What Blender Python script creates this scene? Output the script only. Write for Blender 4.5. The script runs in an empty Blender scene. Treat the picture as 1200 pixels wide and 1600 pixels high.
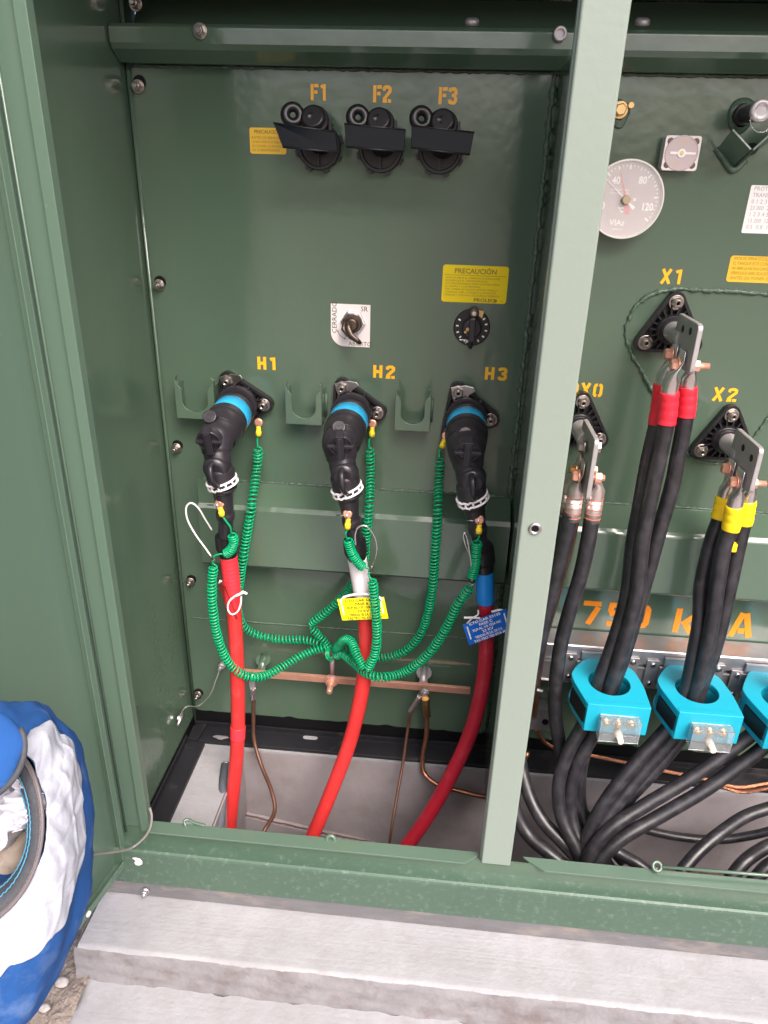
import bpy, bmesh, math, random
from mathutils import Vector, Matrix
random.seed(7)
S = bpy.context.scene
COL = S.collection
# ------------------------------------------------------------------ camera, world, sun, exposure
ZO = 0.966                                    # pad top is world z = 0
CAMP = Vector((0.0, -1.06, ZO))
RX = (Vector((0.99534461, 0.06264119, -0.07324748)),
      Vector((0.09262667, -0.4116972, 0.90660119)),
      Vector((0.02663479, -0.90916527, -0.41558283)))   # world = RX . (right, down, forward)
cam = bpy.data.cameras.new('camera'); camo = bpy.data.objects.new('camera', cam); COL.objects.link(camo)
cam.sensor_fit = 'VERTICAL'; cam.sensor_height = 36; cam.sensor_width = 27
cam.lens = 36 * 1130 / 1600; cam.clip_start = 0.01; cam.clip_end = 500
m = Matrix.Identity(4)
for i in range(3):
    m[i][0] = RX[i][0]; m[i][1] = -RX[i][1]; m[i][2] = -RX[i][2]; m[i][3] = CAMP[i]
camo.matrix_world = m
S.camera = camo
S.render.resolution_x = 768; S.render.resolution_y = 1024
w = bpy.data.worlds.new('World'); S.world = w; w.use_nodes = True
nt = w.node_tree; nt.nodes.clear()
sky = nt.nodes.new('ShaderNodeTexSky'); sky.sky_type = 'NISHITA'; sky.sun_disc = False
SUN_EL, SUN_AZ = 50, 150                       # azimuth clockwise from +Y
sky.sun_elevation = math.radians(SUN_EL); sky.sun_rotation = math.radians(SUN_AZ)
sky.air_density = 0.7; sky.dust_density = 7.0; sky.ozone_density = 1.0
bg = nt.nodes.new('ShaderNodeBackground'); bg.inputs[1].default_value = 0.15
ow = nt.nodes.new('ShaderNodeOutputWorld')
nt.links.new(sky.outputs[0], bg.inputs[0]); nt.links.new(bg.outputs[0], ow.inputs[0])
sl = bpy.data.lights.new('sun', 'SUN'); sl.energy = 1.5; sl.angle = math.radians(40); sl.color = (1, .965, .945)
so = bpy.data.objects.new('sun', sl); COL.objects.link(so)
az = math.radians(SUN_AZ); el = math.radians(SUN_EL)
sd = Vector((math.sin(az) * math.cos(el), math.cos(az) * math.cos(el), math.sin(el)))
so.rotation_euler = sd.to_track_quat('Z', 'Y').to_euler(); so.location = (0, -3, 4)
S.view_settings.view_transform = 'Standard'; S.view_settings.look = 'None'
S.view_settings.exposure = 1.22; S.view_settings.gamma = 1.0
S.view_settings.use_curve_mapping = False

# ------------------------------------------------------------------ geometry helpers
def at(px, py, Y=None, Z=None, X=None):
    """world point seen at photo pixel (px,py) that lies on a real plane Y= / Z= / X= of the cabinet"""
    r = Vector([RX[i].dot(Vector((px - 600, py - 800, 1130))) for i in range(3)])
    if Y is not None: t = (Y - CAMP.y) / r.y
    elif Z is not None: t = (Z - CAMP.z) / r.z
    else: t = (X - CAMP.x) / r.x
    return CAMP + r * t
def V(*a): return Vector(a)
def W(x, y, z): return Vector((x, y, z + ZO))   # measured heights are relative to the camera height

def catmull(pts, n=8):
    p = [Vector(q) for q in pts]
    if len(p) < 3:
        return [p[0].lerp(p[-1], i / n) for i in range(n + 1)]
    out = []
    q = [2 * p[0] - p[1]] + p + [2 * p[-1] - p[-2]]
    for i in range(1, len(q) - 2):
        a, b, c, d = q[i - 1:i + 3]
        for k in range(n):
            t = k / n
            out.append(.5 * ((2 * b) + (c - a) * t + (2 * a - 5 * b + 4 * c - d) * t * t + (3 * b - a - 3 * c + d) * t ** 3))
    out.append(p[-1])
    return out
def resample(pts, step):
    out = [pts[0].copy()]; acc = 0
    for a, b in zip(pts, pts[1:]):
        L = (b - a).length
        if L < 1e-9: continue
        t = step - acc
        while t <= L:
            out.append(a.lerp(b, t / L)); t += step
        acc = (acc + L) % step
    return out
def frames(pts):
    T = []
    for i in range(len(pts)):
        a = pts[max(0, i - 1)]; b = pts[min(len(pts) - 1, i + 1)]
        t = (b - a); T.append(t.normalized() if t.length > 1e-9 else (T[-1] if T else Vector((0, 0, 1))))
    u = T[0].orthogonal().normalized(); F = []
    for t in T:
        u = (u - t * u.dot(t)); u = u.normalized() if u.length > 1e-6 else t.orthogonal().normalized()
        F.append((t, u, t.cross(u)))
    return F

class MB:
    def __init__(s): s.v = []; s.f = []; s.sm = []
    def face(s, idx, smooth=False): s.f.append(tuple(idx)); s.sm.append(smooth)
    def box(s, lo, hi, mat=None):
        b = len(s.v)
        for z in (lo[2], hi[2]):
            for (x, y) in ((lo[0], lo[1]), (hi[0], lo[1]), (hi[0], hi[1]), (lo[0], hi[1])):
                p = Vector((x, y, z)); s.v.append(mat @ p if mat else p)
        for f in ((3, 2, 1, 0), (4, 5, 6, 7), (0, 1, 5, 4), (1, 2, 6, 5), (2, 3, 7, 6), (3, 0, 4, 7)):
            s.face([b + i for i in f])
        return s
    def prism(s, poly, o, u, v, n, d0, d1):
        """2-d polygon in plane (u,v) extruded along n from d0 to d1"""
        b = len(s.v); k = len(poly)
        for d in (d0, d1):
            for (a, c) in poly: s.v.append(o + u * a + v * c + n * d)
        s.face([b + i for i in range(k)][::-1]); s.face([b + k + i for i in range(k)])
        for i in range(k):
            j = (i + 1) % k; s.face((b + i, b + j, b + k + j, b + k + i))
        return s
    def tube(s, pts, r, seg=12, caps=True, sx=1.0):
        pts = [Vector(p) for p in pts]; F = frames(pts); n = len(pts); b = len(s.v)
        for i, p in enumerate(pts):
            rr = r[i] if isinstance(r, (list, tuple)) else r
            t, u, v = F[i]
            for k in range(seg):
                a = 2 * math.pi * k / seg
                s.v.append(p + (u * math.cos(a) * sx + v * math.sin(a)) * rr)
        for i in range(n - 1):
            for k in range(seg):
                j = (k + 1) % seg
                s.face((b + i * seg + k, b + i * seg + j, b + (i + 1) * seg + j, b + (i + 1) * seg + k), True)
        if caps:
            s.face([b + k for k in range(seg)][::-1]); s.face([b + (n - 1) * seg + k for k in range(seg)])
        return s
    def cyl(s, a, b, r0, r1=None, seg=20):
        r1 = r0 if r1 is None else r1
        return s.tube([a, b], [r0, r1], seg)
    def lathe(s, o, ax, prof, seg=24, ref=None):
        """prof: list of (distance along ax, radius)"""
        ax = Vector(ax).normalized(); u = (Vector(ref) if ref else ax.orthogonal()).normalized(); v = ax.cross(u)
        b = len(s.v); n = len(prof)
        for d, r in prof:
            for k in range(seg):
                a = 2 * math.pi * k / seg; s.v.append(Vector(o) + ax * d + (u * math.cos(a) + v * math.sin(a)) * r)
        for i in range(n - 1):
            flat = abs(prof[i][0] - prof[i + 1][0]) < 1e-6
            for k in range(seg):
                j = (k + 1) % seg
                s.face((b + i * seg + k, b + i * seg + j, b + (i + 1) * seg + j, b + (i + 1) * seg + k), not flat)
        s.face([b + k for k in range(seg)][::-1]); s.face([b + (n - 1) * seg + k for k in range(seg)])
        return s
    def torus(s, c, ax, R, r, seg=28, rs=8, a0=0, a1=2 * math.pi, ref=None):
        ax = Vector(ax).normalized(); u = (Vector(ref) if ref else ax.orthogonal()).normalized(); v = ax.cross(u)
        full = abs(a1 - a0 - 2 * math.pi) < 1e-6; n = seg if full else seg + 1; b = len(s.v)
        for i in range(n):
            a = a0 + (a1 - a0) * i / seg; d = u * math.cos(a) + v * math.sin(a)
            for k in range(rs):
                q = 2 * math.pi * k / rs; s.v.append(Vector(c) + d * (R + r * math.cos(q)) + ax * r * math.sin(q))
        for i in range(seg):
            i2 = (i + 1) % n
            for k in range(rs):
                k2 = (k + 1) % rs
                s.face((b + i * rs + k, b + i * rs + k2, b + i2 * rs + k2, b + i2 * rs + k), True)
        return s
    def hexnut(s, o, ax, r, h, bore=0.0, rot=0.0):
        ax = Vector(ax).normalized(); u = ax.orthogonal().normalized(); v = ax.cross(u)
        poly = [(r * math.cos(rot + k * math.pi / 3), r * math.sin(rot + k * math.pi / 3)) for k in range(6)]
        s.prism([(a * 1.0, c) for a, c in poly], Vector(o), u, v, ax, 0, h * .82)
        b = len(s.v)
        for d, q in ((h * .82, .97), (h, .82)):
            for a, c in poly: s.v.append(Vector(o) + ax * d + (u * a + v * c) * q)
        for i in range(6):
            j = (i + 1) % 6; s.face((b + i, b + j, b + 6 + j, b + 6 + i))
        s.face([b + 6 + i for i in range(6)])
        return s
    def grid(s, fn, nu, nv, smooth=True, closed_u=False):
        b = len(s.v)
        for j in range(nv + 1):
            for i in range(nu + (0 if closed_u else 1)): s.v.append(fn(i / nu, j / nv))
        W_ = nu if closed_u else nu + 1
        for j in range(nv):
            for i in range(nu):
                i2 = (i + 1) % W_
                s.face((b + j * W_ + i, b + j * W_ + i2, b + (j + 1) * W_ + i2, b + (j + 1) * W_ + i), smooth)
        return s
    def add(s, o):
        b = len(s.v); s.v += o.v; s.f += [tuple(i + b for i in f) for f in o.f]; s.sm += o.sm; return s
    def build(s, name, mat, parent=None, bevel=0, bseg=2, origin=None, label=None, fix=True):
        o0 = Vector(origin) if origin is not None else Vector((0, 0, 0))
        if parent is not None: o0 = world_loc(parent)
        elif origin is None:
            o0 = Vector((sum(p.x for p in s.v) / len(s.v), sum(p.y for p in s.v) / len(s.v), min(p.z for p in s.v)))
        me = bpy.data.meshes.new(name); me.from_pydata([tuple(p - o0) for p in s.v], [], s.f)
        me.polygons.foreach_set('use_smooth', s.sm)
        me.validate()
        if fix:
            bm = bmesh.new(); bm.from_mesh(me); bmesh.ops.recalc_face_normals(bm, faces=bm.faces); bm.to_mesh(me); bm.free()
        me.materials.append(mat)
        ob = bpy.data.objects.new(name, me); COL.objects.link(ob)
        if parent is not None: ob.parent = parent
        else: ob.location = o0
        if bevel:
            b = ob.modifiers.new('bevel', 'BEVEL'); b.width = bevel; b.segments = bseg; b.limit_method = 'ANGLE'; b.angle_limit = math.radians(40)
            b.harden_normals = False
        if label: ob['label'] = label
        return ob
def world_loc(o):
    v = Vector((0, 0, 0))
    while o is not None: v = v + o.location; o = o.parent
    return v
def thing(name, label, cat, loc, group=None):
    o = bpy.data.objects.new(name, None); COL.objects.link(o); o.empty_display_size = .02
    o.location = loc; o['label'] = label; o['category'] = cat
    if group: o['group'] = group
    return o
def tag(o, label, cat, group=None, kind=None):
    if label: o['label'] = label
    if cat: o['category'] = cat
    if group: o['group'] = group
    if kind: o['kind'] = kind
    return o
def coil(mb, path, R, wr, pitch, spt=12, rs=6, ph=0.0, taper=True, jit=0.12):
    pts = resample(catmull(path, 10), 0.0012); F = frames(pts)
    L = 0.0012 * (len(pts) - 1); turns = L / pitch; n = int(turns * spt); out = []
    rnd = random.Random(int(path[0][0] * 1e5)); jx = [rnd.uniform(-1, 1) for _ in range(int(turns) + 3)]
    for i in range(n + 1):
        s_ = i / n
        tn = s_ * turns; k = int(tn); fr = tn - k
        s2 = min(1, max(0, s_ + (jx[k] * (1 - fr) + jx[k + 1] * fr) * jit * pitch / L))
        q = s2 * (len(pts) - 1); a = min(int(q), len(pts) - 2); p = pts[a].lerp(pts[a + 1], q - a)
        t, u, v = F[a]; th = 2 * math.pi * tn + ph
        rr = R * (1 + .05 * math.sin(tn * .9))
        if taper: rr *= min(1, .25 + s_ * turns * .9, .25 + (1 - s_) * turns * .9)
        out.append(p + (u * math.cos(th) + v * math.sin(th)) * rr)
    mb.tube(out, wr, rs)
    return out

# ------------------------------------------------------------------ lettering
FONTS = {}
def text_mb(txt, size, o, u, v, n, lift=.0004, align='LEFT', bold=0.0, xs=1.0, shear=0):
    c = bpy.data.curves.new('t', 'FONT'); c.body = txt; c.size = size; c.align_x = align; c.offset = bold; c.shear = shear
    c.resolution_u = 2
    ob = bpy.data.objects.new('t', c); COL.objects.link(ob)
    me = ob.to_mesh(); mb = MB()
    for p in me.vertices: mb.v.append(o + u * p.co.x * xs + v * p.co.y + n * lift)
    for f in me.polygons: mb.face(f.vertices)
    ob.to_mesh_clear(); COL.objects.unlink(ob); bpy.data.objects.remove(ob); bpy.data.curves.remove(c)
    return mb
GL = {
 'F': [[(.1, 0), (.1, 1)], [(.26, .9), (.6, .9)], [(.26, .52), (.52, .52)]],
 'H': [[(.1, 0), (.1, 1)], [(.52, 0), (.52, 1)], [(.2, .5), (.42, .5)]],
 '1': [[(.38, 0), (.38, 1)], [(.12, .8), (.28, .9)]],
 '2': [[(.1, .68), (.12, .84), (.22, .9), (.42, .9), (.52, .82), (.52, .66), (.14, .24), (.12, .1), (.32, .1)], [(.38, .1), (.62, .1)]],
 '3': [[(.1, .74), (.14, .86), (.24, .9), (.42, .9), (.52, .8), (.52, .64), (.42, .54), (.26, .53)], [(.46, .46), (.52, .36), (.52, .2), (.42, .1), (.24, .1), (.14, .14), (.1, .28)]],
 'X': [[(.06, 0), (.27, .42)], [(.37, .6), (.56, 1)], [(.06, 1), (.56, 0)]],
 '0': [[(.27, .09), (.16, .12), (.1, .22), (.1, .78), (.16, .88), (.27, .91)], [(.37, .09), (.48, .12), (.54, .22), (.54, .78), (.48, .88), (.37, .91)]],
 '7': [[(.04, .9), (.6, .9)], [(.52, .76), (.26, 0)]],
 '5': [[(.58, .9), (.16, .9), (.14, .6)], [(.12, .5), (.3, .58), (.46, .54), (.52, .44), (.52, .2), (.42, .1), (.08, .1)]],
 'k': [[(.1, 0), (.1, 1)], [(.26, .34), (.54, .7)], [(.36, .34), (.56, 0)]],
 'V': [[(.05, 1), (.28, .02)], [(.56, 1), (.38, .12)]],
 'A': [[(.05, 0), (.26, 1)], [(.36, 1), (.58, 0)], [(.22, .26), (.42, .26)]],
}
def ribbon(mb, pts, w_, o, u, v, n, lift):
    pts = [Vector((a, b)) for a, b in pts]; L = []; b = len(mb.v)
    for i, p in enumerate(pts):
        d0 = (p - pts[i - 1]).normalized() if i else None
        d1 = (pts[i + 1] - p).normalized() if i < len(pts) - 1 else None
        if d0 is None: d0 = d1
        if d1 is None: d1 = d0
        n0 = Vector((-d0.y, d0.x)); n1 = Vector((-d1.y, d1.x)); mm = (n0 + n1).normalized()
        k = w_ / max(.5, mm.dot(n0))
        L.append((p + mm * k, p - mm * k))
    for a, c in L:
        mb.v.append(o + u * a.x + v * a.y + n * lift); mb.v.append(o + u * c.x + v * c.y + n * lift)
    for i in range(len(L) - 1): mb.face((b + 2 * i, b + 2 * i + 1, b + 2 * i + 3, b + 2 * i + 2))
def stencil(txt, p_bl, h, u, v, n, adv=.74, xs=1.0, wt=.1):
    mb = MB(); x = 0; lift = .0004
    for ch in txt:
        if ch == ' ': x += adv * 1.1; continue
        for st in GL[ch]:
            mb2 = [(a * xs + x * xs, b) for a, b in st]
            ribbon(mb, [(a * h, b * h) for a, b in mb2], wt * h, p_bl, u, v, n, lift); lift += .00006
        x += adv
    return mb

# ------------------------------------------------------------------ materials
def mat(name, col, rough=.5, metal=0, bump=0, bscale=60, var=0, vscale=8, coat=0, spec=.5, rvar=0, trans=0, ior=1.45, alpha=1, col2=None, mscale=6, mlo=.45, mhi=.6, bdetail=3, anis=None, sheen=0, banis=None, bdist=.002, wav=None):
    M = bpy.data.materials.new(name); M.use_nodes = True; nt = M.node_tree; N = nt.nodes; L = nt.links
    b = N['Principled BSDF']; b.inputs['Roughness'].default_value = rough; b.inputs['Metallic'].default_value = metal
    b.inputs['Base Color'].default_value = (*col, 1); b.inputs['Coat Weight'].default_value = coat
    b.inputs['Coat Roughness'].default_value = .12
    b.inputs['Specular IOR Level'].default_value = spec; b.inputs['Transmission Weight'].default_value = trans
    b.inputs['IOR'].default_value = ior; b.inputs['Alpha'].default_value = alpha
    if sheen: b.inputs['Sheen Weight'].default_value = sheen
    tc = N.new('ShaderNodeTexCoord'); vec = tc.outputs['Object']
    if anis:
        mp = N.new('ShaderNodeMapping'); mp.inputs['Scale'].default_value = anis; L.new(vec, mp.inputs[0]); vec = mp.outputs[0]
    colsock = None
    if var or col2:
        nz = N.new('ShaderNodeTexNoise'); nz.inputs['Scale'].default_value = vscale; nz.inputs['Detail'].default_value = 5; nz.inputs['Roughness'].default_value = .6
        L.new(vec, nz.inputs['Vector'])
        mr = N.new('ShaderNodeMapRange'); mr.inputs[1].default_value = .15; mr.inputs[2].default_value = .85
        mr.inputs[3].default_value = 1 - var; mr.inputs[4].default_value = 1 + var; L.new(nz.outputs[0], mr.inputs[0])
        mx = N.new('ShaderNodeMix'); mx.data_type = 'RGBA'; mx.blend_type = 'MULTIPLY'; mx.inputs[0].default_value = 1
        mx.inputs[6].default_value = (*col, 1); L.new(mr.outputs[0], mx.inputs[7]); colsock = mx.outputs[2]
        if col2:
            n2 = N.new('ShaderNodeTexNoise'); n2.inputs['Scale'].default_value = mscale; n2.inputs['Detail'].default_value = 8; n2.inputs['Roughness'].default_value = .65
            L.new(vec, n2.inputs['Vector'])
            m2 = N.new('ShaderNodeMapRange'); m2.inputs[1].default_value = mlo; m2.inputs[2].default_value = mhi; L.new(n2.outputs[0], m2.inputs[0])
            mx2 = N.new('ShaderNodeMix'); mx2.data_type = 'RGBA'; L.new(m2.outputs[0], mx2.inputs[0]); L.new(colsock, mx2.inputs[6])
            mx2.inputs[7].default_value = (*col2, 1); colsock = mx2.outputs[2]
        L.new(colsock, b.inputs['Base Color'])
    if rvar:
        n3 = N.new('ShaderNodeTexNoise'); n3.inputs['Scale'].default_value = vscale * 1.7; n3.inputs['Detail'].default_value = 4; L.new(vec, n3.inputs['Vector'])
        m3 = N.new('ShaderNodeMapRange'); m3.inputs[1].default_value = .15; m3.inputs[2].default_value = .85
        m3.inputs[3].default_value = rough - rvar; m3.inputs[4].default_value = rough + rvar; L.new(n3.outputs[0], m3.inputs[0]); L.new(m3.outputs[0], b.inputs['Roughness'])
    if bump:
        n4 = N.new('ShaderNodeTexNoise'); n4.inputs['Scale'].default_value = bscale; n4.inputs['Detail'].default_value = bdetail
        if banis:
            mq = N.new('ShaderNodeMapping'); mq.inputs['Scale'].default_value = banis; L.new(tc.outputs['Object'], mq.inputs[0]); L.new(mq.outputs[0], n4.inputs['Vector'])
        else: L.new(vec, n4.inputs['Vector'])
        bp = N.new('ShaderNodeBump'); bp.inputs['Strength'].default_value = bump; bp.inputs['Distance'].default_value = bdist; L.new(n4.outputs[0], bp.inputs['Height'])
        if wav:
            mw = N.new('ShaderNodeMapping'); mw.inputs['Scale'].default_value = wav[0]; L.new(tc.outputs['Object'], mw.inputs[0])
            nw = N.new('ShaderNodeTexNoise'); nw.inputs['Scale'].default_value = 1; nw.inputs['Detail'].default_value = 1.5; L.new(mw.outputs[0], nw.inputs['Vector'])
            bw = N.new('ShaderNodeBump'); bw.inputs['Strength'].default_value = 1; bw.inputs['Distance'].default_value = wav[1]; L.new(nw.outputs[0], bw.inputs['Height']); L.new(bw.outputs[0], bp.inputs['Normal'])
        L.new(bp.outputs[0], b.inputs['Normal'])
        if coat: L.new(bp.outputs[0], b.inputs['Coat Normal'])
    return M
GREEN = (.070, .112, .077)
M_green = mat('green_enamel', GREEN, rough=.16, bump=.30, bscale=60, var=.08, vscale=3, rvar=.05, spec=1.0, bdetail=1.5, bdist=.001, wav=((9, 9, 2.2), .0055), col2=(.088, .122, .090), mscale=9, mlo=.56, mhi=.95)
M_green_lit = mat('green_enamel_lit', (.20, .240, .208), rough=.30, bump=.22, bscale=130, var=.0, rvar=.02, spec=.6, bdist=.001)  # stronger daylight on the post is put into this paler base colour
M_door = mat('green_enamel_satin', (.080, .126, .094), rough=.24, bump=.08, bscale=60, var=.04, vscale=3, rvar=.05, spec=.7, col2=(.20, .24, .21), mscale=150, mlo=.70, mhi=.76)
M_ledge = mat('green_enamel_dusty', (.056, .098, .070), rough=.30, bump=.08, bscale=90, var=.08, vscale=9, rvar=.06, col2=(.17, .20, .18), mscale=120, mlo=.54, mhi=.85, spec=.6)
M_weld = mat('painted_weld_bead', (.07, .11, .078), rough=.16, bump=.8, bscale=260, var=.2, vscale=80)
M_bare = mat('weathered_bare_steel', (.17, .165, .175), rough=.5, metal=.35, bump=.2, bscale=60, var=.25, vscale=14, col2=(.30, .26, .23), mscale=11, mlo=.5, mhi=.7, anis=(1, 1, 3))
M_blackpaint = mat('black_bitumen_paint', (.006, .006, .007), spec=.25, rough=.42, bump=.25, bscale=90, var=.2)
M_angle = mat('dusty_black_angle', (.014, .014, .017), spec=.3, rough=.45, bump=.25, bscale=80, var=.3, vscale=12, col2=(.06, .052, .05), mscale=14, mlo=.56, mhi=.75)
M_conc = mat('pad_concrete', (.275, .272, .288), rough=.85, bump=.45, bscale=150, var=.14, vscale=8, col2=(.230, .224, .232), mscale=26, mlo=.44, mhi=.74, bdetail=8, bdist=.002, wav=((5, 190, 5), .0005))
M_pitc = mat('pit_concrete', (.28, .25, .265), rough=.85, bump=.4, bscale=60, var=.12, vscale=7, col2=(.20, .175, .175), mscale=8, mlo=.45, mhi=.7, bdetail=8)
M_riser = mat('rough_mortar', (.185, .175, .185), rough=.92, bump=.6, bscale=90, var=.25, vscale=26, bdist=.003, col2=(.14, .12, .12), mscale=18, mlo=.5, mhi=.65, bdetail=10)
M_dirt = mat('dirt', (.22, .18, .155), rough=.95, bump=1.0, bscale=140, bdist=.008, var=.35, vscale=60, col2=(.16, .12, .10), mscale=60, mlo=.56, mhi=.66, bdetail=10)
M_rubber = mat('black_rubber', (.022, .019, .024), rough=.34, bump=.12, bscale=70, var=.25, vscale=25, rvar=.09, col2=(.05, .045, .05), mscale=30, mlo=.6, mhi=.8)
M_epoxy = mat('black_epoxy', (.012, .011, .013), rough=.32, var=.2, bump=.05)
M_cable = mat('black_cable_jacket', (.014, .013, .016), rough=.38, bump=.3, bscale=50, var=.3, vscale=20, rvar=.12, col2=(.050, .046, .054), mscale=55, mlo=.45, mhi=.85, spec=.6)
M_gloss = mat('glossy_black_sheet', (.006, .008, .012), rough=.16, spec=.4)
M_steel = mat('zinc_steel', (.42, .38, .355), rough=.28, metal=1, bump=.1, bscale=200, var=.2, vscale=60)
M_bright = mat('bright_steel', (.62, .60, .60), rough=.25, metal=1, var=.1)
M_alu = mat('galvanized_steel', (.46, .44, .46), rough=.46, metal=.9, bump=.1, bscale=120, var=.15, vscale=25, rvar=.08)
M_spade = mat('tinned_spade', (.40, .375, .385), rough=.4, metal=.5, bump=.12, bscale=150, var=.12, vscale=40)
M_copper = mat('copper', (.80, .42, .31), rough=.35, metal=.65, bump=.15, bscale=90, var=.25, vscale=30)
M_copper2 = mat('bare_copper_strand', (.40, .18, .11), rough=.4, metal=.9, var=.3, vscale=60, bump=.4, bscale=200)
M_oldcopper = mat('tarnished_copper_wire', (.13, .062, .042), rough=.45, metal=.5, var=.3, vscale=40)
M_tin = mat('tinned_lug', (.66, .61, .62), rough=.22, metal=.9, var=.1, vscale=60, bump=.1, bscale=100)
M_crimp = mat('crimped_lug_copper_print', (.62, .52, .50), rough=.35, metal=.8, var=.2, vscale=60)
M_crimpband = mat('crimp_ring_print', (.36, .12, .08), rough=.5)
M_red2 = mat('crimson_cable_jacket', (.42, .015, .033), rough=.4, bump=.15, bscale=40, var=.12, vscale=12, rvar=.08, col2=(.48, .06, .08), mscale=30, mlo=.55, mhi=.85)
M_red = mat('red_cable_jacket', (.54, .030, .030), rough=.38, bump=.15, bscale=40, var=.12, vscale=12, rvar=.08, col2=(.60, .09, .08), mscale=30, mlo=.55, mhi=.85)
M_redtape = mat('red_tape', (.78, .035, .05), rough=.42, bump=.4, bscale=1, var=.1)
M_crimson = mat('crimson_tape', (.68, .02, .04), rough=.4, bump=.3, bscale=30, var=.15, vscale=80)
M_white = mat('white_tape', (.72, .68, .70), rough=.5, bump=.2, bscale=50, var=.05)
M_bluetape = mat('blue_tape', (.01, .22, .66), rough=.4, bump=.2, bscale=40, var=.08)
M_yelltape = mat('yellow_tape', (.90, .62, .01), rough=.4, bump=.2, bscale=50, var=.08)
M_cyanband = mat('cyan_band', (.02, .33, .60), rough=.42, bump=.3, bscale=70, var=.1)
M_coil = mat('green_coil_wire', (.002, .30, .125), rough=.25, var=.12, vscale=30)
M_yellow = mat('yellow_sleeve', (.88, .62, .02), rough=.4)
M_sticker = mat('yellow_sticker', (.80, .60, .0), rough=.32, var=.03)
M_sticker2 = mat('amber_sticker', (.74, .45, .04), rough=.32, var=.03)
M_ink = mat('dark_ink', (.07, .055, .02), rough=.5)
M_ink2 = mat('olive_ink', (.26, .19, .02), rough=.5)
M_stencil = mat('orange_stencil_paint', (.86, .42, .04), rough=.4, bump=.1, bscale=110, var=.1, vscale=60)
M_stencil2 = mat('yellow_stencil_paint', (.84, .44, .015), rough=.4, bump=.1, bscale=110, var=.08, vscale=60)
M_stencil3 = mat('bright_orange_stencil_paint', (.86, .26, .008), rough=.4, var=.08, vscale=60)
M_ct = mat('turquoise_resin', (.008, .30, .42), rough=.38, bump=.12, bscale=25, var=.06, vscale=10)
M_plate = mat('off_white_plate', (.76, .70, .70), rough=.35, var=.05)
M_paper = mat('white_nameplate', (.80, .78, .77), rough=.3, metal=.0, var=.02)
M_gray = mat('gauge_face', (.43, .35, .36), rough=.35, var=.04)
M_offw = mat('white_print', (.85, .82, .80), rough=.4)
M_redn = mat('red_pointer', (.75, .10, .10), rough=.4)
M_clear = mat('clear_plastic', (.95, .95, .97), rough=.08, trans=.92, ior=1.45)
M_glass = mat('gauge_glass', (.97, .97, .97), rough=.05, alpha=.16, spec=.6)
M_bronze = mat('bronze', (.13, .095, .08), rough=.4, metal=.8, var=.2, vscale=60)
M_brass = mat('brass', (.62, .42, .20), rough=.35, metal=1, var=.2, vscale=60)
M_tagy = mat('yellow_tag', (.90, .78, .0), rough=.3)
M_tagb = mat('blue_tag', (.0, .12, .55), rough=.28)
M_tagr = mat('red_tag', (.70, .02, .02), rough=.3)
M_tie = mat('white_nylon', (.82, .78, .80), rough=.4)
M_blue = mat('blue_canvas', (.016, .068, .225), rough=.95, bump=.9, bscale=24, var=.3, vscale=10, col2=(.11, .17, .32), mscale=22, mlo=.5, mhi=.8, spec=.2, bdist=.004, bdetail=8)
M_wcanvas = mat('white_reflective_cloth', (.36, .37, .43), rough=.6, bump=1.0, bscale=18, var=.15, vscale=14, bdist=.008, bdetail=7)
M_zip = mat('dark_zipper_tape', (.040, .043, .052), rough=.7, bump=.5, bscale=200, var=.25, vscale=60)
M_thread = mat('light_blue_thread', (.05, .20, .32), rough=.6)
M_glove = mat('tan_leather', (.27, .22, .18), rough=.75, bump=.8, bscale=40, var=.2, vscale=18)
M_film = mat('white_plastic_film', (.52, .51, .57), rough=.25, bump=.9, bscale=30, var=.05)
M_pipe = mat('dusty_grey_pipe', (.10, .115, .14), rough=.6, bump=.4, bscale=60, var=.3, vscale=25)
M_cord = mat('grey_cord', (.22, .20, .19), rough=.55, var=.15)
UX = V(1, 0, 0); UZ = V(0, 0, 1); NF = V(0, -1, 0); UY = V(0, 1, 0)
# ------------------------------------------------------------------ the setting
def noisy_slab(name, x0, x1, y0, y1, z0, z1, mt, holes=None):
    mb = MB(); mb.box((x0, y0, z0), (x1, y1, z1)); return mb
g = MB()
for (x0, x1, y0, y1) in ((-40, -.40, -40, 40), (1.0, 40, -40, 40), (-.40, 1.0, -40, -.36), (-.40, 1.0, .3, 40)):
    k = len(g.v); g.v += [V(x0, y0, -.068), V(x1, y0, -.068), V(x1, y1, -.068), V(x0, y1, -.068)]; g.face((k, k + 1, k + 2, k + 3))
tag(g.build('ground', M_dirt, origin=(0, 0, -0.068)), 'bare sandy dirt around the pad', 'ground', kind='structure')
# near ground relief beside the pad
rnd = random.Random(3)
def gz(x, y): return .006 * math.sin(31 * x + 3 * math.sin(23 * y)) * math.cos(27 * y) + .003 * math.sin(90 * x + 70 * y) * math.sin(113 * y - 40 * x) + .0015 * math.sin(260 * x + 3 * math.sin(170 * y))
g = MB(); g.grid(lambda a, b: V(-1.6 + 1.16 * a, -1.9 + 1.9 * b, -0.056 + gz(-1.6 + 1.16 * a, -1.9 + 1.9 * b)), 200, 320)
tag(g.build('dirt_strip', M_dirt), 'loose sandy soil against the pad edge', 'soil', kind='structure')
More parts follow.
